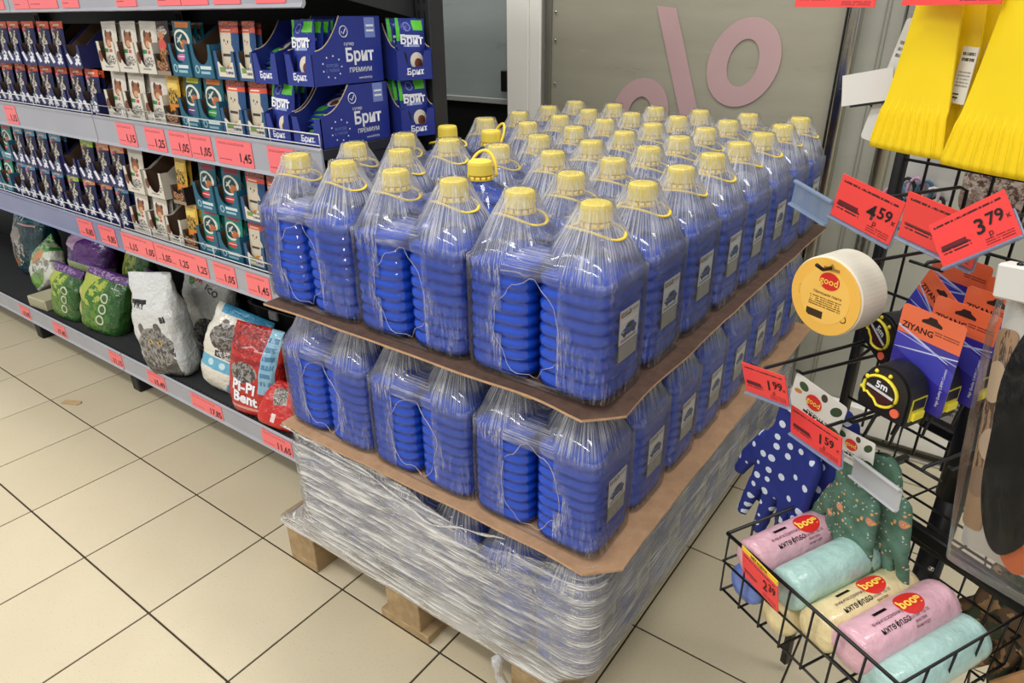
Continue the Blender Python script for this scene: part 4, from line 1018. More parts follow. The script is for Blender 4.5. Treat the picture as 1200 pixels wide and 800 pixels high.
# ---- price tags of the rack
RED = (240, 66, 64)
def red_paper(): return printed('red_tag_paper', RED, [('s', .05, .84, .93, .93, (70, 20, 24), 1), ('r', .05, .30, .42, .36, (130, 30, 40)), ('s', .06, .22, .44, .36, (60, 20, 26), 2), ('s', .60, .06, .95, .22, (150, 30, 34), 3)], grain=.02, rough=.35, coat=.2)
clearp = None
def clear_holder():
    t = NT('clear_tag_holder'); tr_ = t.n('ShaderNodeBsdfTransparent'); tr_.inputs[0].default_value = (.82, .86, .9, 1)
    df = t.princ(lin((150, 168, 196)), .2); mx = t.n('ShaderNodeMixShader'); mx.inputs[0].default_value = .5; t.l(tr_.outputs[0], mx.inputs[1]); t.l(df, mx.inputs[2])
    return t.done(mx.outputs[0])
HOLD = clear_holder(); GREYH = plain('grey_tag_holder', (176, 178, 180), .3)
def rack_tag(x, y, z, w_, h_, yaw, roll, label, big='', small='', paper=True, hold=True, pitch=-.12, clear=False):
    t = rthing('price_tag', label, 'price tag', x, y, z, (pitch, roll, yaw), 'price tags on the wire rack')
    if hold: place('holder', box(w_*1.04, .002, h_*.62, HOLD if (paper or clear) else GREYH, .0006, (0, .002, -h_*.24)), t); place('holder_lip', box(w_*1.04, .007, .003, HOLD if (paper or clear) else GREYH, .001, (0, -.001, -h_*.55)), t)
    if not paper: place('holder_lip', box(w_*1.04, .005, .004, HOLD if clear else GREYH, .001, (0, -.001, h_*.07)), t)
    if paper:
        p = place('paper', box(w_, .0012, h_, red_paper()), t)
        if big:
            place('price_text', text_mesh(big, h_*.46, ink, 'RIGHT', .02), p, (w_*.17, -.0012, -.02*h_))
            place('price_text', text_mesh(small, h_*.36, ink, 'LEFT', .02), p, (w_*.19, -.0012, .05*h_))
            place('unit_text', text_mesh('к', h_*.17, ink, 'LEFT', 0), p, (w_*.42, -.0012, -.02*h_)); place('unit_text', text_mesh('р', h_*.17, ink, 'LEFT', 0), p, (w_*.165, -.0012, -.22*h_))
            place('barcode', box(w_*.33, .0004, h_*.09, plain('barcode_ink', (96, 26, 32), .5)), p, (-w_*.27, -.001, -.12*h_))
    return t
rack_tag(.024, -.016, 1.043, .0828, .0505, .026, .198, 'red price tag reading 4,59 above the masking tape roll', '4', '59', pitch=.06)
rack_tag(-.049, -.019, 1.045, .060, .050, -.018, .22, 'empty clear tag holder left of the 4,59 tag', paper=False, pitch=.16, clear=True)
rack_tag(.116, -.023, 1.044, .085, .052, -.002, .146, 'red price tag half hidden behind the 3,79 tag', pitch=.2)
rack_tag(.160, -.045, 1.058, .073, .0445, .11, -.694, 'red price tag reading 3,79 tilted up above the insoles', '3', '79', pitch=-.2)
rack_tag(-.012, -.086, .819, .070, .043, .026, -.166, 'red price tag reading 1,99 above the blue gloves', '1', '99', pitch=.23)
rack_tag(.053, -.058, .772, .085, .043, -.097, -.021, 'red price tag reading 1,59 above the patterned gloves', '1', '59', pitch=.17)
rack_tag(.115, -.017, .739, .081, .044, -.271, -.111, 'empty grey tag holder right of the 1,59 tag', paper=False, pitch=-.04)
rack_tag(-.065, -.02, 1.262, .09, .03, .25, .02, 'red price tag cut off at the top, left of the scrapers', hold=False)
rack_tag(.075, -.03, 1.2725, .09, .05, .1, .0, 'wide red price tag hiding the top of the scrapers', hold=False)
wtag = rthing('price_tag', 'blank white paper tag in front of the metal door post', 'price tag', -.033, .018, 1.165, (-.08, -.215, .167), 'price tags on the wire rack')
place('paper', box(.058, .0012, .034, plain('white_paper', (214, 212, 208), .5)), wtag); place('price_arm_sleeve', box(.050, .003, .003, wire, 0, (.006, .001, -.018)), wtag)

# ---- masking tape roll
tape = rthing('masking_tape', 'thick roll of masking tape with yellow label hanging on the rack', 'tape', -.018, 0, .919, (.04, 0, .05))
crm = plain('cream_tape_side', (228, 222, 206), .5, var=.05, vs=30)
def disc(r, y0, y1, mat, ch=.002, n=56):
    rows = [[(rr*math.cos(2*PI*k/n), y, rr*math.sin(2*PI*k/n)) for k in range(n)] for rr, y in ((r-ch, y0), (r, y0+ch), (r, y1-ch), (r-ch, y1))]
    m = rings(rows, mat, False)
    bm = bmesh.new(); bm.from_mesh(m); bmesh.ops.recalc_face_normals(bm, faces=bm.faces[:]); bm.to_mesh(m); bm.free(); return m
place('tape_roll', disc(.052, 0, .048, crm), tape)
pl_ = place('label', disc(.0505, -.0012, .0004, printed('yellow_tape_label', (244, 190, 84), [('s', .30, .36, .72, .50, (120, 84, 30), 5), ('r', .30, .20, .52, .32, (40, 30, 20)), ('s', .30, .20, .52, .32, (244, 190, 84), 3), ('e', .66, .24, .05, .05, (60, 46, 26)), ('e', .66, .24, .035, .035, (244, 190, 84)), ('e', .80, .30, .05, .05, (60, 46, 26)), ('e', .80, .30, .035, .035, (244, 190, 84)), ('r', .12, .44, .26, .56, (150, 110, 50)), ('r', .125, .445, .255, .555, (240, 196, 100))], grain=.02), .0003), tape)
place('inner_rim', disc(.036, -.0016, -.0009, printed('yellow_tape_centre', (248, 198, 96), [('s', .2, .30, .85, .50, (120, 84, 30), 5), ('r', .18, .08, .52, .22, (60, 44, 22))], grain=.02), .0001), tape)
badge = plain('red_badge', (214, 40, 34), .4); badget = plain('badge_lettering', (252, 214, 90), .4)
def badge_poly(r): return [(r*math.cos(a*PI/12)*1.15, r*.9*math.sin(a*PI/12)) for a in range(24)]
bdg = place('brand_badge', prism(badge_poly(.0125), .0006, badge), tape, (.004, -.0021, .022)); place('badge_text', text_mesh('good', .0130, badget, bold=.01), bdg, (0, -.0006, 0))
place('print_line', text_mesh('Малярная лента', .0052, ink), tape, (.004, -.0019, .004))
place('hang_slot', prism([(-.011, -.002), (-.004, -.002), (0, .003), (.004, -.002), (.011, -.002), (.011, -.005), (-.011, -.005)], .0006, plain('slot_grey', (150, 120, 60), .5)), tape, (.004, -.0021, .042))

# ---- tape measures on blister cards
orange_card = (238, 112, 70); purple = (54, 46, 150)
CARDM = printed('tape_measure_card', purple, [('e', .5, .52, .9, .12, (70, 70, 180), -.25), ('r', 0, .70, 1, 1, orange_card), ('e', .3, .70, .6, .012, (190, 200, 240), -.22), ('e', .6, .60, .6, .008, (200, 210, 245), .12), ('e', .5, .64, .7, .006, (170, 180, 235), -.1), ('s', .56, .80, .95, .85, (150, 60, 40), 2)], grain=.02, rough=.3, coat=.3)
tmk = plain('black_case_rubber', (24, 24, 26), .42); tyl = plain('yellow_case_trim', (240, 222, 60), .4); tor = plain('orange_button', (240, 110, 80), .4); tmr = plain('maroon_label', (60, 20, 28), .4)
def rpoly(w_, h_, r, n=5, cut=0):
    pts = []
    for cx, cz, a0 in ((w_/2-r, h_/2-r, 0), (-w_/2+r, h_/2-r, PI/2), (-w_/2+r, -h_/2+r, PI), (w_/2-r, -h_/2+r, 1.5*PI)):
        for k in range(n+1): a = a0+PI/2*k/n; pts.append((cx+r*math.cos(a), cz+r*math.sin(a)))
    return pts
CARDMESH = prism(rpoly(.076, .118, .005), .0008, CARDM)
SLOTM = prism([(-.012, .0), (-.006, .003), (-.004, .006), (.004, .006), (.006, .003), (.012, 0), (.012, -.003), (-.012, -.003)], .0006, plain('card_slot', (46, 24, 20), .6))
def case_poly(s):
    p_ = [(-.031, -.031), (.033, -.031), (.033, .004)]
    for k in range(1, 14): a = (k/14)*PI*.86; p_.append((.002+.031*math.cos(a)*1.0, .004+.031*math.sin(a)))
    p_ += [(-.032, .006), (-.033, -.02)]
    return [(a*s, b*s) for a, b in p_]
CASE = prism(case_poly(1), .034, tmk)
bm = bmesh.new(); bm.from_mesh(CASE); bmesh.ops.bevel(bm, geom=[e for e in bm.edges if abs(e.verts[0].co.y-e.verts[1].co.y) < 1e-5], offset=.003, segments=2, affect='EDGES'); bm.to_mesh(CASE); bm.free()
def tape_measure(x, y, z, label, roll=0.0, yaw=0.0, full=True):
    t = rthing('tape_measure', label, 'tape measure', x, y, z, (.05, roll, yaw), 'carded tape measures on the rack')
    c = place('card', CARDMESH, t, (0, .02, .04)); place('hang_slot', SLOTM, c, (0, -.0006, .048))
    place('case', CASE, t, (-.012, 0, 0))
    tr2 = place('trim_ring', tube([(-.016+.022*math.cos(a*PI/12)*1.0, -.0178, .001+.019*math.sin(a*PI/12)+(.006 if a in (15, 16, 17) else 0)) for a in range(24)], .0030, tyl, 6, True, .6), t)
    place('dial', prism([(-.016+.0195*math.cos(a*PI/12), .001+.0165*math.sin(a*PI/12)) for a in range(24)], .001, tmk), tr2, (0, -.0176, 0))
    place('maroon_field', prism([(-.016+.018*math.cos(PI+a*PI/12), -.002+.013*math.sin(PI+a*PI/12)) for a in range(13)], .0008, tmr), tr2, (0, -.0183, 0))
    place('white_band', box(.036, .0008, .003, plain('white_band', (214, 214, 214), .4)), tr2, (-.016, -.0185, .0005), (0, .12, 0))
    if full:
        place('length_text', text_mesh('5m', .0125, plain('white_print', (236, 238, 246)), bold=.03), tr2, (-.015, -.0186, .0085))
        place('card_text', text_mesh('ZIYANG', .0105, ink, 'LEFT', .02), c, (-.034, -.0007, .034))
        vt = plain('white_print', (236, 238, 246)); place('card_text', text_mesh('High Quality 5.0MM Contact', .0042, vt), c, (.029, -.0007, -.022), (0, -PI/2, 0))
    place('button', prism([(.0115+.0055*math.cos(a*PI/8), -.017+.0055*math.sin(a*PI/8)) for a in range(16)], .003, tor), t, (-.004, -.0175, 0))
    for (bx, bz) in ((-.036, .012), (-.026, .024), (-.008, .025), (-.04, -.004)): place('grip_nub', rings([sup(.0028, .0028, 2, 8, 0), sup(.002, .002, 2, 8, .002)], tyl), t, (bx, -.0172, bz), (PI/2, 0, 0))
    fr_ = place('tape_mouth', box(.001, .024, .030, plain('mouth_frame', (200, 190, 70), .4)), t, (.0215, 0, -.008)); place('mouth_recess', box(.0012, .020, .013, tmk), fr_, (.0004, 0, .007)); place('tape_tip', box(.004, .018, .010, tyl, .0006), fr_, (.002, 0, -.008))
    for sx in (-.012,): place('wrist_strap', tube([(sx-.01, 0, -.031), (sx-.016, -.002, -.06), (sx-.024, .0, -.092)], .0036, tmk, 6, False, .5), t)
    place('wrist_strap', tube([(.008, .0, -.031), (.004, -.002, -.055), (.0, .002, -.075)], .0030, tmk, 6, False, .5), t)
    return t
tape_measure(.104, .010, .838, 'carded tape measure at the front of the purple cards', .03)
tape_measure(.112, .056, .842, 'second carded tape measure behind the front one', .02)
tape_measure(.118, .102, .848, 'third carded tape measure behind the front one', .02)
tape_measure(.118, .148, .852, 'fourth carded tape measure behind the front one', -.02, full=False)
tape_measure(.118, .192, .858, 'rearmost carded tape measure of the right row', .0, full=False)
tape_measure(.012, .118, .843, 'tilted tape measure peeking out behind the masking tape', .45, -.25)
tape_measure(.028, .166, .858, 'tape measure behind the tilted one near the masking tape', .05, full=False)

# ---- yellow ice scrapers
SCR = plain('yellow_scraper_plastic', (246, 214, 24), .38, var=.03, vs=14)
def scraper_mesh():
    NU, NV = 112, 30; vs, fs = [], []
    for s in (0, 1):
        for j in range(NV+1):
            v = j/NV; z = .20*v
            hw = .0205 + .0235*(1-v)**1.5*(1 if v > .0 else 1) if v < .8 else .0205+.0235*(.2**1.5)*(1-v)/.2
            for i in range(NU+1):
                u = i/NU*2-1; x = u*hw
                arch = -.010*(1-u*u)*(.35+.65*v) - .018*(v-.0)**1.2*.35
                rib = 0
                if v < .24: rib = -.0030*max(0, math.cos(u*PI*8))*(min(1, v/.05) if v < .2 else (.24-v)/.04)
                th = .0030 if v > .03 else .0014
                vs.append((x, arch + rib + (th if s else 0), z))
    n1 = (NU+1)*(NV+1)
    for s in (0, 1):
        for j in range(NV):
            for i in range(NU): a = s*n1+j*(NU+1)+i; q = (a, a+1, a+NU+2, a+NU+1); fs.append(q if not s else q[::-1])
    for j in range(NV):
        for i in (0, NU): a = j*(NU+1)+i; q = (a, a+n1, a+n1+NU+1, a+NU+1); fs.append(q if i else q[::-1])
    for i in range(NU):
        for j in (0, NV): a = j*(NU+1)+i; q = (a, a+n1, a+n1+1, a+1); fs.append(q if not j else q[::-1])
    return me_from('scraper', vs, fs, SCR, True)
SCRM = scraper_mesh()
STK = printed('scraper_sticker', (224, 222, 214), [('s', .1, .75, .9, .95, (60, 60, 60), 2), ('s', .1, .3, .9, .6, (150, 150, 146), 5), ('r', .1, .05, .5, .18, (30, 30, 30)), ('s', .1, .05, .5, .18, (224, 222, 214), 2)], grain=.02)
def scraper(x, y, z, label, card=True, tilt=0.0):
    t = rthing('ice_scraper', label, 'scraper', x, y, z, (0, tilt, 0), 'yellow ice scrapers on the rack')
    place('blade', SCRM, t)
    place('hang_hole', prism([(-.008, -.003), (.008, -.003), (.008, .003), (-.008, .003)], .001, wire), t, (0, -.0135, .152))
    if card: place('sticker', box(.022, .0008, .052, STK), t, (.036, .008, .080), (0, 0, -.35))
for q in range(5):
    scraper(.043+.006*q, 0+.026*q, 1.106+.002*q, f'yellow ice scraper, {ORD[q]} from the front in the left stack', True, .02)
for q in range(5):
    scraper(.138+.006*q, -.016+.026*q, 1.104+.002*q, f'yellow ice scraper, {ORD[q]} from the front in the right stack', True, .02)
wc = rthing('scraper_card', 'white card hanging beside the left scraper stack', 'card', -.008, .03, 1.105, (0, .20, .1), mesh=prism(rpoly(.03, .13, .004), .001, printed('white_back_card', (214, 214, 210), [('s', .1, .7, .9, .85, (110, 110, 108), 3), ('e', .5, .35, .22, .05, (140, 140, 140))], grain=.02)))
wc.location.z += .065

# ---- gloves
def inflate(caps, step, thick, mat, seed=0.0, bend=0.0):
    """flat hand shape (union of tapered capsules in XZ) blown up to a padded solid"""
    def sd(x, z):
        best = 9
        for (x0, z0, r0, x1, z1, r1) in caps:
            dx, dz = x1-x0, z1-z0; L2 = dx*dx+dz*dz
            t = max(0, min(1, ((x-x0)*dx+(z-z0)*dz)/L2)) if L2 else 0
            best = min(best, math.hypot(x-x0-t*dx, z-z0-t*dz) - (r0+(r1-r0)*t))
        return best
    xs_ = [c[0] for c in caps]+[c[3] for c in caps]; zs2 = [c[1] for c in caps]+[c[4] for c in caps]
    xa, xb, za, zb = min(xs_)-.03, max(xs_)+.03, min(zs2)-.03, max(zs2)+.03
    nx, nz = int((xb-xa)/step)+1, int((zb-za)/step)+1
    D = [[sd(xa+i*step, za+j*step) for i in range(nx+1)] for j in range(nz+1)]
    vid = {}; vs, fs = [], []
    def vert(i, j, s):
        d = D[j][i]; edge_ = d > -step*.6
        key = (i, j, 0 if edge_ else s)
        if key in vid: return vid[key]
        x, z = xa+i*step, za+j*step
        if edge_:
            h = step*.2; gx = (sd(x+h, z)-sd(x-h, z))/(2*h); gz = (sd(x, z+h)-sd(x, z-h))/(2*h); g = math.hypot(gx, gz) or 1
            x -= d*gx/g; z -= d*gz/g; d = 0
        th = thick*math.sqrt(max(0, 1-(1-min(1, -d/.010))**2))
        wr = .0016*noise.noise(Vector((x*50+seed, z*50, seed)))
        vid[key] = len(vs); vs.append((x, s*th + wr + bend*(z-zb)**2 + .003*math.sin(x*60+seed), z)); return vid[key]
    for j in range(nz):
        for i in range(nx):
            if max(D[j][i], D[j][i+1], D[j+1][i], D[j+1][i+1]) < step*1.0 and min(D[j][i], D[j][i+1], D[j+1][i], D[j+1][i+1]) < -step*.3:
                for s in (-1, 1):
                    q = [vert(i, j, s), vert(i+1, j, s), vert(i+1, j+1, s), vert(i, j+1, s)]
                    if len(set(q)) > 2: fs.append(tuple(dict.fromkeys(q if s < 0 else q[::-1])))
    return me_from('glove', vs, fs, mat, True)
def hand(flip=1, spread=1.0, L=1.0):
    f = flip; c = [(-.030*f, -.03, .024, -.026*f, -.09, .026), (.016*f, -.03, .026, .020*f, -.09, .026), (-.026*f, -.09, .024, .02*f, -.09, .026), (0, -.02, .036, 0, -.075, .036), (0, .02, .034, 0, -.02, .035)]
    for (x0, dx, ln, r) in ((-.036, -.016, .062, .0105), (-.014, -.006, .078, .0112), (.010, .004, .082, .0112), (.033, .014, .074, .0112)):
        c.append((x0*f, -.10, r*1.25, (x0+dx*spread)*f, -.10-ln*L, r*.82))
    c.append((.036*f, -.045, .020, .062*f, -.085, .014)); c.append((.062*f, -.085, .014, .074*f, -.118, .0105))
    return c
def dots_mat():
    t = NT('navy_polka_cloth'); v = t.coord(); vo = t.n('ShaderNodeTexVoronoi'); vo.inputs['Scale'].default_value = 52; vo.inputs['Randomness'].default_value = .35
    s = t.n('ShaderNodeSeparateXYZ'); t.l(v, s.inputs[0]); c = t.n('ShaderNodeCombineXYZ'); t.l(s.outputs[0], c.inputs[0]); t.l(s.outputs[2], c.inputs[1]); t.l(c.outputs[0], vo.inputs['Vector'])
    f = t.math('LESS_THAN', vo.outputs['Distance'], .27)
    b = t.mix(f, lin((30, 44, 124)), lin((206, 216, 230)))
    return t.done(t.princ(b, .75, normal=t.bump(t.noise(v, 400, 2), .2, .001)))
def floral_mat():
    t = NT('green_floral_cloth'); v = t.coord()
    s = t.n('ShaderNodeSeparateXYZ'); t.l(v, s.inputs[0]); c = t.n('ShaderNodeCombineXYZ'); t.l(s.outputs[0], c.inputs[0]); t.l(s.outputs[2], c.inputs[1])
    b = t.mix(t.ramp(t.noise(c.outputs[0], 30, 3), .35, .65), lin((66, 96, 76)), lin((92, 128, 112)))
    for sc_, cols, th in ((42, ((210, 170, 130), (196, 84, 70)), .30), (95, ((220, 190, 90), (210, 110, 100)), .24), (150, ((206, 210, 180), (120, 150, 170)), .22)):
        vo = t.n('ShaderNodeTexVoronoi'); vo.inputs['Scale'].default_value = sc_; t.l(c.outputs[0], vo.inputs['Vector'])
        on = t.math('LESS_THAN', vo.outputs['Distance'], th); sel = t.n('ShaderNodeSeparateColor'); t.l(vo.outputs['Color'], sel.inputs[0])
        on = t.math('MULTIPLY', on, t.math('GREATER_THAN', sel.outputs[0], .42))
        ring = t.math('GREATER_THAN', t.math('FRACT', t.math('MULTIPLY', vo.outputs['Distance'], 9.0)), .45)
        b = t.mix(on, b, t.mix(ring, lin(cols[1]), lin(cols[0])))
    return t.done(t.princ(b, .8))
DOT = dots_mat(); FLO = floral_mat()
HDR = printed('glove_header_card', (224, 222, 214), [('e', .2, .80, .09, .10, (60, 84, 50), .6), ('e', .85, .75, .08, .14, (50, 74, 44), -.5), ('e', .9, .3, .12, .09, (66, 90, 52)), ('e', .12, .62, .08, .05, (206, 130, 70), .4), ('e', .6, .86, .06, .09, (70, 60, 44)), ('s', .3, .26, .9, .36, (40, 40, 40), 1), ('s', .3, .14, .8, .22, (110, 110, 106), 2), ('e', .75, .17, .06, .06, (60, 60, 60)), ('e', .75, .17, .04, .04, (224, 222, 214))], grain=.03)
CUFF = plain('blue_cuff_knit', (36, 52, 138), .8)
def glove_pair(label, x, y, z, mat, cuffmat, yaw, hx, hz, seed, txt, roll=0.0, sc_=1.0, f2=1):
    t = rthing('work_gloves', label, 'gloves', x, y, z, (0, roll, yaw), 'garden gloves on the rack'); t.scale = (sc_, sc_, sc_)
    place('glove', inflate(hand(-1), .0034, .009, mat, seed), t, (-.004, 0, -.02))
    place('glove', inflate(hand(f2, .6, .95), .0034, .009, mat, seed+3), t, (.03, .022, -.012), (0, -.10, .15))
    h = place('header_card', prism(rpoly(.080, .056, .004), .001, HDR), t, (hx, -.014, hz))
    bd = place('brand_badge', prism(badge_poly(.0105), .0006, badge), h, (-.004, -.0010, .006)); place('badge_text', text_mesh('good', .0105, badget, bold=.01), bd, (0, -.0006, 0))
    place('card_text', text_mesh(txt, .0085, ink, bold=.01), h, (.012, -.0009, -.011))
    return t
glove_pair('pair of navy gloves with white polka dots and header card', -.022, .012, .728, DOT, CUFF, -.05, .022, .040, 1.0, 'ПЕРЧАТКИ', .10, 1.10, -1)
glove_pair('pair of green flowery gloves hanging over the wire basket', .072, .012, .705, FLO, CUFF, -.1, .0, .045, 5.0, 'ПЕРЧАТКИ', -.12, .80, -1)

# ---- hair ties, spare packs, insoles, camouflage gloves on the rack
ht = rthing('hair_tie_card', 'card of pink and blue hair ties hanging behind the scrapers', 'hair ties', -.125, .285, 1.0, (0, 0, .2))
place('card', prism(rpoly(.085, .10, .004), .001, plain('pale_card', (206, 206, 200), .5)), ht, (.01, .012, .04))
tcol = [(196, 130, 160), (96, 140, 170), (40, 42, 50), (190, 150, 180), (70, 110, 140), (210, 200, 206), (52, 44, 50)]
for q in range(7):
    place('hair_tie', tube([(-.036+.012*q+.011*math.cos(a*PI/8), .004-.002*(q % 2), .0+.018*math.sin(a*PI/8)) for a in range(16)], .0026, plain(f'hair_tie_cloth_{q}', tcol[q], .8), 6, True), ht, (0, 0, 0), (0, .2*(q-3), 0))
bb = rthing('accessory_bag', 'translucent brown accessory bag hanging behind the lattice', 'bag', .02, .30, .98)
bbm = printed('brown_clear_bag', (150, 126, 110), [('t', .5, .5, .5, .5, (104, 80, 66), 7), ('t', .5, .5, .5, .5, (196, 180, 166), 16)], rough=.2, wrinkle=.5, wscale=40)
place('bag_body', bag_mesh(.17, .03, .14, bbm, 31, wr=.004), bb)
for q, (x, z) in enumerate(((-.045, .70), (.012, .72))):
    p_ = rthing('hanging_card', ['tall white card with red badge behind the lattice, left', 'tall white card with red lettering behind the lattice, right'][q], 'card', x, .275, z, (0, 0, .1))
    c = place('card', prism(rpoly(.06, .20, .004), .001, printed(f'tall_card_{q}', (214, 208, 200), [('s', .1, .1, .9, .5, (120, 116, 112), 10), ('e', .3, .62, .24, .05, (200, 50, 44)), ('r', .2, .75, .9, .9, (190, 60, 70) if q else (222, 216, 206)), ('s', .2, .75, .9, .9, (230, 220, 214), 3)], grain=.03)), p_, (0, 0, .05))
    place('card_text', text_mesh('good', .012, badget, bold=.02), c, (-.012, -.001, .024))
ins = rthing('insole_pack', 'clear pack of black insoles with orange rims, nearest the right edge', 'insoles', .312, -.10, .785, (0, -.12, -.06))
def insole(w_, h_, th, mat):
    pts = []
    for k in range(48):
        a = 2*PI*k/48; s_ = math.sin(a); c_ = math.cos(a)
        wf = .86+.14*s_ - .10*math.exp(-((s_+.05)/.35)**2)
        pts.append((w_/2*c_*wf + .004*s_, h_/2*s_))
    return prism(pts, th, mat)
bagc = film_mat('clear_pack_film', .0, .012, .05, fc=.04)
place('backing_card', prism(rpoly(.115, .255, .004), .0012, plain('cream_backing', (212, 206, 196), .5, var=.04, vs=20)), ins, (0, .010, .125))
place('photo_print', prism(rpoly(.018, .20, .006), .0008, printed('shoe_photo', (176, 140, 106), [('t', .5, .6, .5, .4, (90, 66, 50), 7), ('e', .3, .75, .5, .10, (214, 184, 150)), ('e', .6, .45, .5, .08, (206, 178, 150)), ('e', .4, .25, .5, .08, (150, 120, 96))], grain=.05)), ins, (-.050, .0085, .118))
place('insole', insole(.088, .236, .006, plain('orange_foam', (226, 112, 56), .7)), ins, (.004, .003, .120), (0, .03, 0))
place('insole', insole(.080, .232, .005, plain('black_foam', (16, 16, 17), .85, var=.3, vs=70, spec=.15)), ins, (-.010, -.003, .132), (0, .02, 0))
place('clear_bag', rings([sup(.060, .010, 5, 32, -.015), sup(.062, .014, 5, 32, .10), sup(.060, .012, 5, 32, .22), sup(.056, .003, 5, 32, .265)], bagc), ins)
ho = place('header_sleeve', box(.12, .016, .03, plain('white_sleeve', (206, 204, 200), .4), .002), ins, (0, 0, .262))
def camo():
    t = NT('camouflage_cloth'); v = t.coord(); f = t.noise(v, 30, 3, .5)
    b = t.mix(t.math('GREATER_THAN', f, .52), lin((92, 70, 48)), lin((52, 60, 40))); b = t.mix(t.math('GREATER_THAN', t.noise(v, 44, 2), .60), b, lin((150, 118, 84))); b = t.mix(t.math('GREATER_THAN', t.noise(v, 60, 2), .64), b, lin((30, 28, 26)))
    return t.done(t.princ(b, .8))
CAM = camo()
cg = rthing('work_gloves', 'pair of camouflage gloves at the lower right of the rack', 'gloves', .262, .13, .635, (0, .15, .1), 'garden gloves on the rack')
place('glove', inflate(hand(1), .0045, .011, CAM, 9.0), cg); place('glove', inflate(hand(-1), .0045, .011, CAM, 12.0), cg, (.05, .02, -.02), (0, .3, .2))
purp = plain('purple_pattern_cloth', (96, 44, 84), .75, var=.5, vs=60)
place('cuff', rings([sup(.05, .016, 3, 24, 0), sup(.046, .016, 3, 24, .05)], purp), cg, (.01, 0, .0))
place('strap', box(.02, .006, .16, plain('tan_strap', (176, 132, 92), .7, var=.2, vs=40), .002), cg, (.05, -.02, -.10), (0, .35, 0))

# ---- wire basket with rolls of wipes
bsk = rthing('wire_basket', 'black wire basket holding rolled wipes at the lower right', 'basket', 0, -.122, .50)
BW, BD, BHt = .262, .235, .100
def loop(z, i=0): return [(i, i, z), (BW-i, i, z), (BW-i, BD-i, z), (i, BD-i, z)]
place('rim', tube(loop(BHt)+[loop(BHt)[0]], .0026, wire, 6), bsk)
place('mid_wire', tube(loop(.052)+[loop(.052)[0]], .0018, wire, 5), bsk)
place('bottom_wire', tube(loop(.0, .004)+[loop(.0, .004)[0]], .0020, wire, 5), bsk)
for q in range(8):
    x = .004 + (BW-.008)*q/7
    place('rib', tube([(x, 0, BHt), (x, 0, .0), (x, BD, .0), (x, BD, BHt)], .0018, wire, 5), bsk)
for q in range(1, 5):
    y = BD*q/5
    place('rib', tube([(0, y, BHt), (0, y, .0), (BW, y, .0), (BW, y, BHt)], .0018, wire, 5), bsk)
def wipe_mat(name, c):
    t = NT(name); v = t.coord(scale=(1, .25, 1)); f = t.noise(v, 60, 4, .6)
    b = t.mix(t.ramp(f, .3, .7), lin(tuple(int(x*.93) for x in c)), lin(c))
    return t.done(t.princ(b, .35, normal=t.bump(t.noise(t.coord(), 40, 3), .7, .008), coat=.5))
WCOL = {'pink': (226, 178, 192), 'mint': (176, 212, 206), 'cream': (232, 214, 164), 'blue': (96, 122, 196)}
PRK = plain('roll_print_ink', (110, 70, 84), .5)
WM = {}
bvs, bfs = [(0, 0, 0)], []
for q in range(1, 6):
    for k in range(24): bvs.append((.0195*q/5*math.cos(k*PI/12), 0, .0155*q/5*math.sin(k*PI/12)))
for k in range(24): bfs.append((0, 1+k, 1+(k+1) % 24))
for q in range(4):
    for k in range(24): a = 1+24*q+k; b = 1+24*q+(k+1) % 24; bfs.append((a, a+24, b+24, b))
BADGEM = me_from('badge', bvs, bfs, badge)
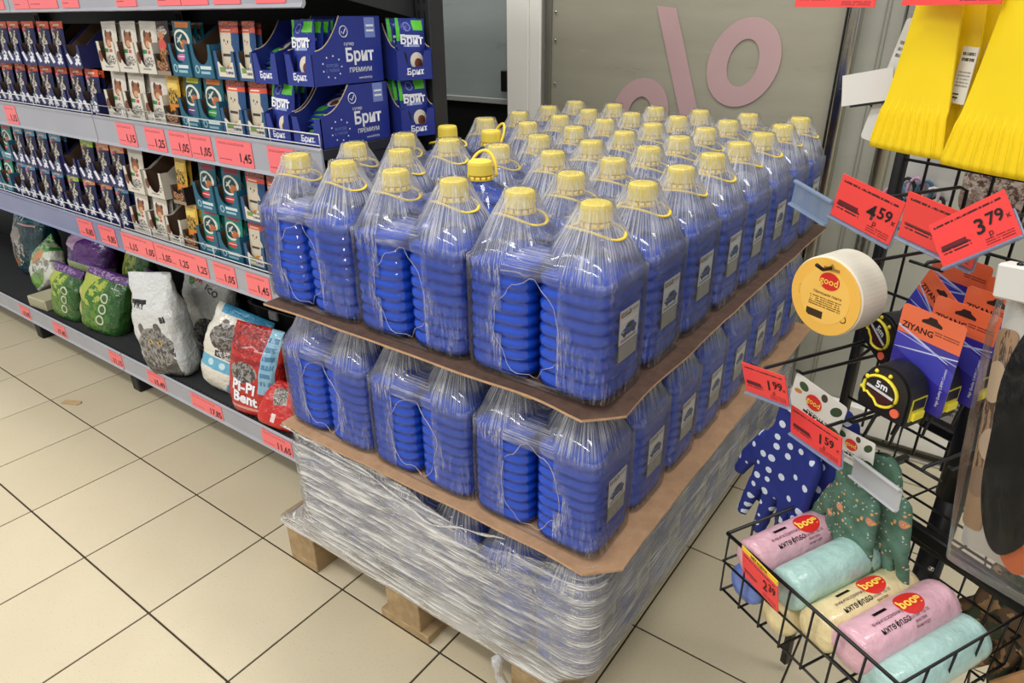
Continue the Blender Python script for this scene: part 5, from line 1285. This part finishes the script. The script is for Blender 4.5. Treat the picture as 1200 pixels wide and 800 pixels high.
def wipe_roll(x, y, z, c, label, ln=.165, r=.0285, tilt=0.0, yaw=0.0, show=True, spin=0.0):
    if c not in WM:
        n = 32; rows = []
        for (yy, f) in ((0, .35), (.002, .80), (.006, .96), (.012, 1), (ln*.5, 1.01), (ln-.02, 1), (ln-.016, .985), (ln-.012, 1.0), (ln-.004, .97), (ln, .86), (ln-.004, .5), (ln-.006, .2)):
            rows.append([(r*f*math.cos(2*PI*k/n), yy, r*f*math.sin(2*PI*k/n)) for k in range(n)])
        WM[c] = rings(rows, wipe_mat('wipe_'+c, WCOL[c]), True)
        bm = bmesh.new(); bm.from_mesh(WM[c]); bmesh.ops.recalc_face_normals(bm, faces=bm.faces[:]); bm.to_mesh(WM[c]); bm.free()
    t = rthing('wipe_roll', label, 'wipes', x, y, z, (tilt, 0, yaw), 'rolled wipes in the wire basket')
    place('roll', WM[c], t)
    if show:
        # print runs along the roll, seen from above the far side: letters stand upside down to the camera
        def on_roll(m, u0, a0, off, nm, par):
            mm = m.copy()
            for v in mm.vertices:
                yy = u0 - v.co.x; a = a0 + v.co.z/r      # along the axis / round the axis
                v.co = ((r*1.012+off)*math.cos(a), yy, (r*1.012+off)*math.sin(a))
            return place(nm, mm, par)
        A = 1.75 + spin
        bd = on_roll(BADGEM, ln*.60, A, .0004, 'brand_badge', t)
        on_roll(text_mesh('good', .0165, badget, bold=.03), ln*.60, A, .0009, 'badge_text', bd)
        on_roll(text_mesh('салфетки', .0105, ink, bold=.01), ln*.36, A-.52, .0004, 'print_text', t)
        on_roll(text_mesh('универсальные', .0065, PRK), ln*.34, A-.15, .0004, 'print_text', t)
        on_roll(text_mesh('30 шт. вискоза\nмягкие\nпрочные', .0055, PRK), ln*.58, A-.75, .0004, 'print_text', t)
        on_roll(box(.022, .0001, .004, ink), ln*.34, A+.2, .0004, 'print_bar', t)
    return t
yb = -.115
wipe_roll(.036, yb, .576, 'pink', 'pink roll of wipes with red badge by the basket corner', tilt=.04, spin=-.25)
wipe_roll(.098, yb, .580, 'mint', 'plain mint green roll of wipes under the flowery gloves', tilt=.05, show=False)
wipe_roll(.150, yb, .560, 'cream', 'cream yellow roll of wipes with red badge in the middle', tilt=.04, spin=.0)
wipe_roll(.196, yb, .574, 'pink', 'pink roll of wipes with red badge between cream and mint rolls', tilt=.04, spin=-.1)
wipe_roll(.236, yb+.005, .553, 'mint', 'mint roll of wipes at the right end of the basket', tilt=.04, show=False, ln=.17)
wipe_roll(.034, yb, .531, 'blue', 'blue roll of wipes at the bottom under the pink one', show=False)
wipe_roll(.092, yb, .530, 'cream', 'cream roll of wipes lying at the bottom beside the blue one', show=False)
btag = rthing('price_tag', 'red price tag reading 2,39 clipped to the basket front', 'price tag', .072, -.130, .583, (.10, -.128, -.204), 'price tags on the wire rack')
pp = place('paper', box(.078, .0012, .040, red_paper()), btag); place('price_text', text_mesh('2', .020, ink, 'RIGHT', .02), pp, (.018, -.0012, 0)); place('price_text', text_mesh('39', .015, ink, 'LEFT', .02), pp, (.02, -.0012, .004))
ys = place('yellow_strip', box(.078, .0014, .007, plain('yellow_strip', (236, 200, 60), .5)), btag, (0, -.0001, .0235)); place('strip_text', text_mesh('МЕГАЦЕНА', .0066, ink, bold=.02), ys, (0, -.001, 0))
